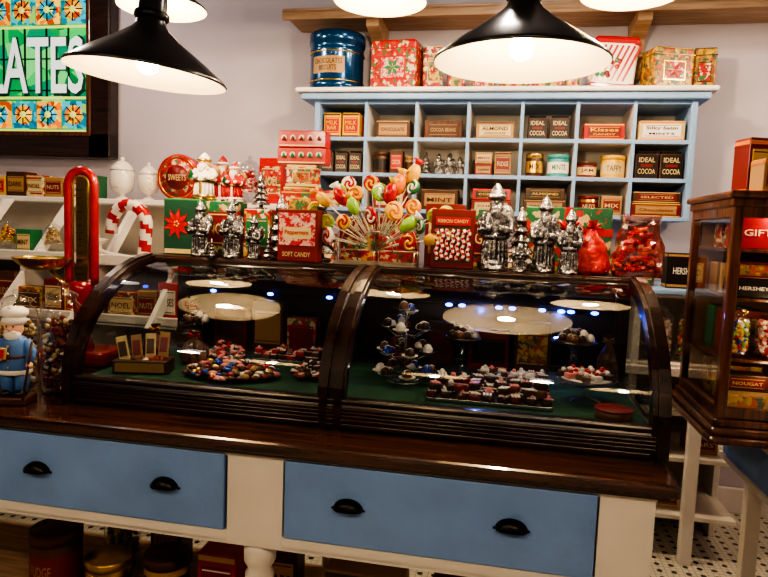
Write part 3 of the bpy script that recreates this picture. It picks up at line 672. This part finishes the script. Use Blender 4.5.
def lolly():
    b=B('lollipop_display_wheel'); W=mat('rack_wire',(.55,.5,.42),.3,metal=1)
    for yy in (-.04,.04):
        for r in (.07,.15): b.tube(arc((0,yy,.05),r,0,180,24),.0022,W,6)
        for k in range(11):
            a=PI*k/10; b.tube([(0,yy,.05),(.15*math.cos(a),yy,.05+.15*math.sin(a))],.0016,W,5)
        b.box((0,yy,.004),(.30,.006,.008),W); 
        for s in (-1,0,1): b.tube([(s*.15 or .0,yy,.05),(s*.15,yy,.006)],.0022,W,6)
    b.tube([(-.15,-.04,.006),(-.15,.04,.006)],.003,W); b.tube([(.15,-.04,.006),(.15,.04,.006)],.003,W); b.tube([(0,-.04,.05),(0,.04,.05)],.005,W)
    ST=mat('lolly_stick',(.8,.78,.7),.6)
    cols=[(RED,YEL),(LGRN,WHT),(YEL,ORA),(RED,WHT),(LGRN,YEL),(YEL,RED),(WHT,RED),(YEL,LGRN),(GREEN,WHT),(ORA,YEL)]
    i=0
    for r,n,yy in ((.165,7,-.075),(.225,9,-.04),(.285,8,.01),(.32,4,.03)):
        for k in range(n):
            a=math.radians(8+164*(k+.5)/n+U(-6,6)); rr=r+U(-.03,.03); hx,hz=rr*math.cos(a)*1.0,.045+rr*math.sin(a)*.92
            if hz<.03: continue
            b.tube([(math.cos(a)*.06,yy*.4,.05+math.sin(a)*.06),(hx,yy,hz)],.002,ST,5)
            c1,c2=cols[i%10]; i+=1; s=U(.026,.036)
            M=Matrix.Translation((hx,yy,hz))@Matrix.Rotation(U(-.8,.8),4,'Z')@Matrix.Rotation(PI/2+U(-.3,.3),4,'X')@Matrix.Rotation(U(0,6),4,'Z')
            if i%3==2:
                b.sph((hx,yy,hz),(s*.75,s*.7,s*1.2),c1,9,7,Matrix.Rotation(PI/2-a,4,'Y')); b.tube([(hx+s*math.cos(a)*.9,yy,hz+s*math.sin(a)*.9),(hx+s*math.cos(a)*1.7,yy,hz+s*math.sin(a)*1.7)],[.003,s*.65],c2,7); continue
            b.lathe([(s*.9,-.006),(s,-.003),(s,.003),(s*.9,.006)],(0,0,0),c1,18,M)
            for arm in range(2):
                pts=[]
                for q in range(10): t=q/9; aa=arm*3.14+t*4.2; pts.append(M@Vector((math.cos(aa)*s*.9*t,math.sin(aa)*s*.9*t,.0055)))
                b.tube(pts,.0048,c2,5)
    b.done((-.49,2.34,T))
lolly()
xbox('gift_box',-.59,2.455,.15,.045,.17,PRX,'',None); xbox('gift_box',-.43,2.455,.16,.045,.19,PRR,'',None)
def ribboncandy():
    b=B('ribbon_candy_box'); w,d,h=.155,.08,.21; b.box((0,0,h/2),(w,d,h),DRED,.003); f=-d/2-.001
    b.box((0,f,h*.5),(w*.84,.002,h*.8),BRN)
    for k in range(7):
        x=-w*.36+w*.12*k; pts=[(x+.004*math.sin(q*1.4+k),f-.006,h*.14+h*.52*q/12) for q in range(13)]; b.tube(pts,.0065,WHT if k%2 else RED,6,m2=RED if k%2 else WHT,per=1)
    b.box((0,f-.003,h*.80),(w*.8,.003,h*.14),RED); b.text('RIBBON CANDY',(0,f-.006,h*.80),w*.7,h*.06,CRM)
    b.done((-.205,2.33,T),.04)
ribboncandy()
xbox('gift_box',-.25,2.455,.15,.045,.235,DRED,'KISSES',CRM,RED); xbox('gift_box',-.09,2.455,.13,.045,.22,PRG,'GIFT',DRED,CRM)
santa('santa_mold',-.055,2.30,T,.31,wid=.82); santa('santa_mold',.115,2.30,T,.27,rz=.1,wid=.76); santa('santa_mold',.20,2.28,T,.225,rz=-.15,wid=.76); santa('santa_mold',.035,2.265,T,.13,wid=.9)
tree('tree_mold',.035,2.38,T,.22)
def greengift():
    b=B('wrapped_gift_box'); w,d,h=.31,.045,.235; b.box((0,0,h/2),(w,d,h),PRG,.004); b.box((0,0,h/2),(.03,d+.004,h+.002),RED,.001); b.box((0,0,h*.62),(w+.004,d+.004,.028),RED,.001)
    for s in (-1,1): b.tube([(0,-d/2-.005,h*.62),(s*.035,-d/2-.02,h*.78),(s*.06,-d/2-.015,h*.62),(0,-d/2-.005,h*.62)],.008,RED,6)
    b.done((.205,2.475,T+.001))
greengift()
bag('red_candy_bag',.282,2.35,T,.115,.13,.19,FOIL,5,.1,RED)
def redbags():
    b=B('cellophane_candy_bag'); heapm=[RED,RED,FOIL,WHT,RED,ORA]
    vs=[];fs=[];n=22;k=12
    b.box((0,0,.008),(.15,.10,.016),DRED,.004)
    heap(b,(0,0,.015),.066,.045,.15,170,heapm,.014,'b')
    for i in range(k+1):
        t=i/k; pf=[1,1.05,1.06,1.05,1.03,1.0,.98,.93,.88,.8,.75,.8,.85][i]
        for j in range(n):
            a=2*PI*j/n; cx=math.copysign(abs(math.cos(a))**.5,math.cos(a)); cy=math.copysign(abs(math.sin(a))**.5,math.sin(a)); p=Vector((cx*.079*pf,cy*.055*pf,t*.21)); nn=noise.noise_vector(p*28)*.012; 
            if i==0: nn=Vector((0,0,0))
            vs.append(p+nn)
    for i in range(k):
        for j in range(n): q=(j+1)%n; fs.append((i*n+j,i*n+q,(i+1)*n+q,(i+1)*n+j))
    b.add(vs,fs,glass('red_clear_wrap',(1,.55,.48),2.2,.045,.15)); b.done((.435,2.35,T),-.05)
redbags()
# ------------------------------------------------------------------ left: jar, sailor, scale
def jar(x,y,z,r,h,mats,fill=.75,n=260,s=.010):
    b=B('candy_jar')
    b.lathe([(r*.8,0),(r*.97,.006),(r,.02),(r,h*.70),(r*.93,h*.78),(r*.66,h*.83),(r*.66,h*.87)],(0,0,0),JARG,32,cap=False)
    b.lathe([(r*.9,.004),(0,.004)],(0,0,0),JARG,24,cap=False)
    b.lathe([(r*.74,h*.865),(r*.76,h*.88),(r*.70,h*.90),(r*.3,h*.935),(r*.12,h*.95),(r*.2,h*.975),(r*.14,h),(0,h*1.005)],(0,0,0),JARG,28,cap=False)
    for i in range(n):
        a=U(0,6.28); q=(r-s*1.25)*math.sqrt(U(.45,1)); b.sph((q*math.cos(a),q*math.sin(a),s+.006+U(0,fill*h*.86)),(s,s,s*.7),random.choice(mats),6,5,Matrix.Rotation(U(0,3),4,'X'))
    b.lathe([(r*.5,.006),(r*.55,fill*h*.8),(0,fill*h*.84)],(0,0,0),mats[0],12)
    b.done((x,y,z))
G1=G0+.0005
jar(-1.465,1.885,G1,.068,.37,[DRED,BRN,MCHOC,WHT,DRED,CRM,CHOC],.72,n=380)
def sailor():
    b=B('sailor_figurine'); 
    b.box((0,0,.012),(.10,.085,.024),BRN,.005)
    for s in (-1,1):
        b.tube([(s*.02,0,.03),(s*.022,0,.07),(s*.02,0,.12)],[.020,.022,.024],CBLUE,12); b.sph((s*.022,-.01,.033),(.018,.028,.012),BLK,10,6)
    b.lathe([(.040,.09),(.050,.11),(.050,.15),(.044,.18),(.040,.20),(.020,.215),(0,.218)],(0,0,0),CBLUE,20,sy=.8)
    b.lathe([(.045,.092),(.053,.098),(.051,.108)],(0,0,0),WHT,20,sy=.82,cap=False)
    b.lathe([(.048,.143),(.052,.148),(.048,.155)],(0,0,0),BRN,20,sy=.82,cap=False)
    for k in range(4): b.sph((0,-.042,.118+.022*k),.004,GOLD,7,5)
    b.tube([(-.035,0,.195),(-.055,-.01,.165),(-.05,-.035,.145),(-.025,-.05,.15)],[.016,.016,.013,.011],CBLUE,10); b.sph((-.018,-.053,.152),.011,SKIN,8,6)
    b.tube([(.035,0,.195),(.056,-.008,.165),(.058,-.025,.135)],[.016,.016,.012],CBLUE,10); b.sph((.059,-.03,.126),.011,SKIN,8,6)
    b.tube([(.045,-.045,.02),(.062,-.035,.15),(.068,-.03,.20)],.004,BRN,7)
    b.sph((0,-.002,.235),(.027,.028,.029),SKIN,14,10); b.sph((0,-.012,.217),(.025,.022,.022),WHT,12,8); b.sph((0,-.030,.235),.006,SKIN,8,6)
    for s in (-1,1): b.sph((s*.010,-.027,.244),.003,BLK,6,5); b.sph((s*.010,-.028,.228),(.010,.005,.004),WHT,7,5)
    b.lathe([(.028,.25),(.034,.252),(.036,.264),(.031,.272)],(0,0,0),WHT,20); b.lathe([(.032,.270),(.040,.28),(.040,.292),(.026,.302),(0,.305)],(0,.002,0),WHT,20); b.sph((0,-.02,.30),.010,WHT,8,6)
    b.box((-.012,-.055,.165),(.028,.012,.036),TAN,.003,(0,.1,.2)); b.box((-.012,-.0618,.165),(.018,.002,.026),RED,0,(0,.1,.2))
    b.done((-1.505,1.72,G1),.25)
sailor()
def scale():
    b=B('antique_candy_scale')
    b.box((0,0,.03),(.28,.20,.06),REDC,.02); b.lathe([(.05,.06),(.035,.09),(.03,.20),(.045,.29),(.055,.33)],(0,0,0),REDC,24)
    o=[(.055,0,.32)]+[(.055,0,.36+.06*k) for k in range(6)]+arc((0,0,.72),.055,0,180,14)+[(-.055,0,.66-.06*k) for k in range(6)]+[(-.055,0,.32)]
    b.tube(o,.017,REDC,10)
    i=[(.034,-.004,.34)]+arc((0,-.004,.72),.034,0,180,12)+[(-.034,-.004,.34)]; b.tube(i,.005,GOLD,8)
    b.box((0,.004,.54),(.05,.006,.42),BRASS,.002)
    for k in range(13): b.box((-.008,-.001,.36+.028*k),(.02 if k%3 else .032,.003,.002),BLK)
    b.tube([(-.02,0,.30),(-.08,-.02,.33),(-.12,-.03,.375)],.008,BRASS,8)
    b.lathe([(.02,0),(.06,.006),(.095,.03),(.108,.05),(.112,.052),(.106,.048),(.06,.010),(0,.006)],(-.12,-.07,.375),BRASS,32,sx=1.0)
    b.done((-1.695,2.30,G1),.1)
scale()
jar(-1.68,1.93,G1,.07,.33,[TAN,WHT,BRN,CRM],.7,n=240)
# ------------------------------------------------------------------ back-left shelf unit
def leftunit():
    b=B('candy_shelf_unit')
    xa,xb=-4.6,-1.22
    b.box(((xa+xb)/2,3.55,1.605),(xb-xa,.46,.03),WHITE,.006); b.box(((xa+xb)/2,3.78,.85),(xb-xa,.02,1.5),CREAM)
    b.box(((xa+xb)/2,3.30,1.28),(xb-xa,.80,.02),WHITE,.004); b.box(((xa+xb)/2,2.905,1.30),(xb-xa,.02,.05),WHITE,.004)
    b.box(((xa+xb)/2,3.25,1.0),(xb-xa,.98,.02),WHITE,.004); b.box(((xa+xb)/2,2.77,1.02),(xb-xa,.02,.05),WHITE,.004); b.box(((xa+xb)/2,3.25,.45),(xb-xa,.98,.02),WHITE,.004)
    x=xa+.0125
    while x<xb:
        vs=[(x+s*.0125,y,z) for s in (-1,1) for y,z in [(3.33,1.60),(3.26,1.60),(2.70,1.0),(2.78,1.0)]]; b.add(vs,[(0,1,2,3),(7,6,5,4),(0,4,5,1),(1,5,6,2),(2,6,7,3),(3,7,4,0)],WHITE)
        b.box((x,3.3,1.14),(.02,.8,.27),WHITE); b.box((x,3.27,.5),(.025,.96,1.0),WHITE)
        x+=.42
    b.done()
leftunit()
LZ=1.6205
x=-3.25; k=0
cols=[(DRED,CRM,'CREAMS'),(YEL,RED,'MILK'),(BRN,TAN,'DARK'),(PRX,CRM,'NOEL'),(TAN,DRED,'NUTS'),(RED,WHT,'KISSES'),(GREEN,CRM,'MINT'),(BLK,YEL,'BITTER'),(BRN,DRED,'FUDGE'),(PRY,BRN,'MIX')]
while x<-2.42:
    w=U(.10,.16); c=cols[k%10]; pkg('candy_carton',x+w/2,3.40,LZ,w-.006,.1,U(.10,.15),c[0],c[1],c[2],BRN if c[1] in (CRM,TAN,WHT,YEL) else CRM,bands=CRM if k%2 else None); x+=w; k+=1
def apoth(x,y,z,r,h,mats,g=None):
    b=B('apothecary_jar'); g=g or JARG
    b.lathe([(r*.6,0),(r*.55,.008),(r*.2,.02),(r*.2,.03),(r*.8,.05),(r,h*.35),(r,h*.62),(r*.85,h*.68)],(0,0,0),g,24,cap=False)
    b.lathe([(r*.95,h*.68),(r*.9,h*.74),(r*.5,h*.86),(r*.12,h*.9),(r*.2,h*.95),(0,h)],(0,0,0),g,24,cap=False)
    heap(b,(0,0,.06),r*.8,r*.8,h*.5,150,mats,r*.16); b.done((x,y,z))
apoth(-2.25,3.42,LZ,.07,.25,[WHT,PINK,CRM],CERAM); apoth(-2.08,3.42,LZ,.06,.22,[WHT,CRM,TAN],CERAM)
apoth(-1.49,3.50,LZ,.07,.28,[RED,PINK,WHT]); 
def roundtin():
    b=B('round_gift_tin'); M=Matrix.Rotation(PI/2,4,'X')
    b.lathe([(.125,-.04),(.128,-.035),(.128,.025),(.132,.028),(.132,.045),(.122,.05),(0,.05)],(0,0,.132),RED,40,M)
    b.lathe([(.104,.0),(.104,.002)],(0,-.051,.132),PRR,36,M); b.lathe([(.07,.0),(.07,.003)],(0,-.053,.132),DRED,30,M); b.text('SWEETS',(0,-.058,.132),.11,.035,CRM); b.tube([(math.cos(a)*.114,-.05,.132+math.sin(a)*.114) for a in [2*PI*i/36 for i in range(36)]],.004,GOLD,6,True)
    b.done((-1.87,3.42,LZ))
roundtin()
pkg('candy_carton',-1.69,3.48,LZ,.09,.1,.22,PRX,DRED,'NOEL',CRM); pkg('candy_carton',-1.34,3.44,LZ,.14,.1,.26,RED,PRR,'NOEL',CRM); santa('santa_figurine',-1.60,3.38,LZ,.26,SM2)
x=-3.1; k=3
while x<-1.35:
    w=U(.11,.17); c=cols[k%10]
    if x>-1.72: pkg('candy_carton',x+w/2,3.05,1.2905,w-.01,.09,U(.10,.19),c[0],c[1],c[2],BRN if c[1] in (CRM,TAN,WHT,YEL) else CRM)
    elif x<-2.42:
        if k%2: apoth(x+w/2,3.10,1.2905,.055,.20,[[RED,WHT],[TAN,CRM],[LGRN,YEL,RED]][k%3])
        else: pkg('candy_carton',x+w/2,3.05,1.2905,w-.02,.09,U(.10,.17),c[0],c[1],c[2],BRN if c[1] in (CRM,TAN,WHT,YEL) else CRM)
    x+=w; k+=1
x=-2.9
while x<-1.4:
    w=U(.11,.17); c=cols[k%10]; pkg('candy_carton',x+w/2,2.86,1.0105,w-.01,.09,U(.12,.21),c[0],c[1],c[2],BRN if c[1] in (CRM,TAN,WHT,YEL) else CRM); x+=w; k+=1
def cane():
    b=B('candy_cane_decoration'); b.M=Matrix.Scale(1.05,4)
    pts=[(.10,0,.015+.018*i) for i in range(9)]+[(0+.1*math.cos(a),0,.165+.1*math.sin(a)) for a in [math.radians(10*i) for i in range(0,19)]]+[(-.1,0,.165-.018*i) for i in range(1,4)]
    b.tube(pts,.030,RED,14,m2=WHT,per=2.6)
    vs=[(0,0,0)]; 
    for k in range(10): a=PI/2+k*PI/5; r=.075 if k%2==0 else .032; vs.append((r*math.cos(a),0,r*math.sin(a)))
    fs=[(0,1+k,1+(k+1)%10) for k in range(10)]; M=Matrix.Translation((-.15,-.04,.06))
    b.add([(v[0],-.012 if i==0 else 0,v[2]) for i,v in enumerate(vs)],fs,WHT,False,M); b.add([(v[0],.012 if i==0 else 0,v[2]) for i,v in enumerate(vs)],[f[::-1] for f in fs],WHT,False,M)
    b.tube([(-.15,-.03,.03),(-.10,-.015,.012),(.1,0,.012)],.008,WHT,6)
    b.done((-1.95,3.00,1.303),rot=(0,.10,-.1))
cane()
# ------------------------------------------------------------------ back counter (right) with jars
def backcounter():
    b=B('back_counter_unit'); xa,xb=-1.18,1.12
    b.box(((xa+xb)/2,3.45,1.268),(xb-xa,.68,.026),LBLUE,.006); b.box(((xa+xb)/2,3.46,1.248),(xb-xa-.03,.64,.016),WHITE)
    for z in (.92,.70,.48,.20): b.box(((xa+xb)/2,3.45,z),(xb-xa-.04,.62,.022),CREAM,.003)
    b.box(((xa+xb)/2,3.775,.62),(xb-xa,.02,1.24),CREAM)
    for x in (xa+.03,-.4,.2,.60): b.box((x,3.45,.62),(.03,.64,1.24),WHITE,.003)
    b.box((.875,3.10,.455),(.055,.045,.91),WHITE,.004); b.box((.5,3.115,.90),(1.2,.03,.04),WHITE,.003); b.box((1.09,3.60,.62),(.03,.34,1.24),WHITE,.003)
    b.done()
backcounter()
for (x,m) in ((.87,[RED,LGRN,YEL,WHT,BLUEC,ORA]),(1.02,[RED,WHT,PINK,TEAL]),(.72,[WHT,CRM,PINK])):
    jar(x,3.25,.9315,.068,.28,m,.72,n=300,s=.012)
pkg('cocoa_carton',.81,3.20,1.2815,.17,.10,.165,BLK,None,"HERSHEY'S",WHT,bands=TAN)
for (x,z) in ((.72,.711),(.92,.711),(.72,.491),(.95,.491),(.8,.211)): pkg('chocolate_box',x,3.22,z,.14,.12,.10,[TAN,BRN,CRM][int(x*10)%3],DRED,'BARS',CRM)
for x in (-1.0,-.8,-.55,-.3,-.05,.2,.45,.62): pkg('candy_carton',x,3.3,1.2815,.15,.1,U(.12,.22),random.choice([PRX,PRR,PRG,DRED]),CRM,'CANDY',DRED)
# ------------------------------------------------------------------ right glass cabinet
def cab():
    b=B('glass_display_cabinet'); x0,x1,y0,y1=.64,1.22,2.06,2.50; zb,zt=.90,1.655
    b.box(((x0+x1)/2+.0,(y0+y1)/2,zb+.012),(x1-x0+.06,y1-y0+.09,.024),REDW,.010); b.box(((x0+x1)/2,(y0+y1)/2,zb+.036),(x1-x0+.045,y1-y0+.06,.026),REDW,.010); b.box(((x0+x1)/2,(y0+y1)/2,zb+.06),(x1-x0+.02,y1-y0+.03,.024),REDW,.006)
    b.box(((x0+x1)/2,(y0+y1)/2,zt-.01),(x1-x0+.04,y1-y0+.05,.022),REDW,.008); b.box(((x0+x1)/2,(y0+y1)/2,zt-.033),(x1-x0+.02,y1-y0+.02,.026),REDW,.006)
    for x in (x0+.013,x1-.013):
        for y in (y0+.013,y1-.013): b.box((x,y,(zb+zt)/2),(.030,.030,zt-zb-.06),REDW,.004)
    for y in (y0+.01,y1-.01):
        for z in (zb+.09,zt-.06): b.box(((x0+x1)/2,y,z),(x1-x0,.022,.035),REDW,.004)
    for x in (x0+.01,x1-.01):
        for z in (zb+.09,zt-.06): b.box((x,(y0+y1)/2,z),(.022,y1-y0,.035),REDW,.004)
    for z in (1.14,1.33,1.48): b.box(((x0+x1)/2,(y0+y1)/2+.02,z),(x1-x0-.04,y1-y0-.10,.010),REDW,.002)
    b.add([(x0+.01,y0,zb),(x0+.01,y1,zb),(x0+.01,y1,zt-.03),(x0+.01,y0,zt-.03)],[(0,1,2,3)],GLASS2); b.add([(x0,y0+.01,zb),(x1,y0+.01,zb),(x1,y0+.01,zt-.03),(x0,y0+.01,zt-.03)],[(0,1,2,3)],GLASS2)
    b.box((x0+.30,y1-.02,(zb+zt)/2),(.56,.008,zt-zb-.1),mat('cab_back',(.30,.16,.09),.6))
    b.sph((x0+.05,y0-.008,1.3),.009,BRASS,10,8)
    ob=b.done()
    for (z,e) in ((1.60,1.3),(1.31,.5),(1.12,.35)):
        l=bpy.data.lights.new('cabinet_lamp','POINT'); l.energy=e; l.color=(1,.70,.40); l.shadow_soft_size=.02; o=bpy.data.objects.new('cabinet_lamp',l); bpy.context.collection.objects.link(o); o.location=(.80,2.095,z); o.parent=ob
cab()
def cg(x,z,w,h,*a,**k): pkg('candy_carton',x,2.14,z,w,.08,h,*a,**k)
for i,x in enumerate((.745,.90,1.055)):
    w=.15
    cg(x,1.4855,w*.95,.10,[RED,PRY,RED][i],None,['GIFTS',None,'GIFTS'][i],WHT); cg(x,1.3355,w*.95,.06,BLK,None,"HERSHEY'S",WHT); cg(x,1.396,w*.8,.05,DRED,PRY,None)
    cg(x,.973,w*.9,.07,[TAN,PRR,TAN][i],PRY,None); cg(x,1.044,w*.85,.05,BRN,[DRED,TAN,DRED][i],'NOUGAT',CRM)
jar(.715,2.185,1.1455,.042,.16,[RED,LGRN,YEL,WHT,BLUEC,ORA],.72,n=200,s=.009); jar(.812,2.185,1.1455,.042,.16,[RED,WHT,PINK,ORA],.72,n=200,s=.009); tin('candy_tin',.91,2.18,1.1455,.045,.15,PRY,CRM,'MIX',BRN,lid=RED)
for y in (2.25,2.36):
    pkg('candy_carton',.76,y,.973,.13,.08,.13,PRY,DRED,'MIX',CRM); pkg('candy_carton',.76,y,1.1455,.13,.08,.14,DRED if y<2.3 else GREEN,TAN,'MIX',BRN); pkg('candy_carton',.76,y,1.3355,.13,.08,.1,TAN,DRED,'MIX',CRM); pkg('candy_carton',.76,y,1.4855,.12,.08,.09,PRX,DRED,'MIX',CRM)
ZC=1.6565
pkg('cocoa_tin',.775,2.13,ZC,.10,.08,.10,TAN,DRED,'DUTCH',CRM,.15,bands=ORA,lid=True); pkg('cocoa_tin',.89,2.12,ZC,.09,.08,.13,DRED,ORA,'COCOA',BRN,0,bands=BRN,lid=True); pkg('cocoa_tin',.765,2.26,ZC,.10,.08,.18,DRED,YEL,'CACAO',BRN,.3,bands=ORA,lid=True); pkg('cocoa_tin',.90,2.25,ZC,.1,.08,.20,BRN,YEL,'CACAO',BRN,lid=True)
def table():
    b=B('side_table'); x0,x1,y0,y1=.80,1.6,1.35,2.54
    b.box(((x0+x1)/2,(y0+y1)/2,.885),(x1-x0+.02,y1-y0+.02,.026),CREAM,.005); b.box((x0+.03,(y0+y1)/2,.80),(.03,y1-y0-.04,.14),BLUE,.004); b.box(((x0+x1)/2,y0+.03,.80),(x1-x0-.04,.03,.14),BLUE,.004)
    b.box((x0+.02,(y0+y1)/2,.722),(.03,y1-y0-.02,.02),CREAM,.003); b.box(((x0+x1)/2,y1-.03,.80),(x1-x0-.04,.03,.14),CREAM,.004)
    for x in (x0+.12,x1-.05):
        for y in (y0+.05,y1-.05): b.box((x,y,.435),(.05,.05,.87),CREAM,.004)
    b.done()
table()
# ------------------------------------------------------------------ below the counter
SZ=.1205
tin('biscuit_tin',-1.60,2.02,SZ,.09,.24,BRN,DRED,'FUDGE',TAN,lid=BRN,ts=.7); tin('biscuit_tin',-1.37,2.0,SZ,.08,.17,GOLD,BRN,'TOFFEE',CRM,lid=GOLD,ts=.7); tin('biscuit_tin',-1.16,2.04,SZ,.08,.19,TAN,BRN,'MINTS',CRM,lid=BRN,ts=.7)
pkg('pretzel_box',-.93,1.96,SZ,.14,.12,.25,RED,DRED,'Pretzel',WHT,bands=YEL); pkg('candy_carton',-1.27,2.22,SZ,.13,.1,.26,BRN,TAN,'COCOA',CRM); jar(-1.47,2.24,SZ,.07,.28,[LGRN,YEL,ORA],.65,n=200)
pkg('candy_carton',-.40,1.90,SZ,.26,.12,.29,TAN,BRN,'CHOCOLATE',CRM,bands=BRN); pkg('candy_carton',-.08,1.94,SZ,.22,.12,.25,DRED,CRM,'TOFFEE',BRN); pkg('candy_carton',-.76,2.12,SZ,.13,.1,.2,BRN,YEL,'BARS',BRN)
# ------------------------------------------------------------------ unseen ceiling globes, added to light wall and room
GL=mat('fill_globe_glass',(1,.93,.85),.3,emis=3)
for (x,y,e) in ((-2.6,2.9,16),(-.1,2.6,15),(1.9,2.7,10),(-2.6,-.8,22),(.3,-1.0,26)):
    b=B('added_fill_globe'); b.lathe([(.05,.18),(.045,.14)],(0,0,0),BLACKM,20); b.lathe([(.04,.145),(.075,.12),(.095,.07),(.09,.02),(.05,-.015),(0,-.02)],(0,0,0),GL,24,cap=False); ob=b.done((x,y,3.018))
    l=bpy.data.lights.new('globe','POINT'); l.energy=e; l.color=(1,.86,.74); l.shadow_soft_size=.09; o=bpy.data.objects.new('fill_globe_light',l); bpy.context.collection.objects.link(o); o.location=(0,0,-.13); o.parent=ob
w=bpy.data.worlds.new('world'); bpy.context.scene.world=w; w.use_nodes=True; w.node_tree.nodes['Background'].inputs[0].default_value=(.5,.5,.6,1); w.node_tree.nodes['Background'].inputs[1].default_value=.05
# ------------------------------------------------------------------ camera
cd=bpy.data.cameras.new('camera'); cd.lens=30; cd.sensor_width=36; cd.clip_start=.05
co=bpy.data.objects.new('camera',cd); bpy.context.collection.objects.link(co)
Mc=Matrix.Translation((0,0,1.5))@Matrix.Rotation(math.radians(11),4,'Z')@Matrix.Rotation(math.radians(90-5.2),4,'X')@Matrix.Rotation(math.radians(2.2),4,'Z')
co.matrix_world=Mc; bpy.context.scene.camera=co
vs=bpy.context.scene.view_settings
try: vs.view_transform='AgX'; vs.look='AgX - High Contrast'; vs.exposure=.08
except Exception as ex: print(ex)
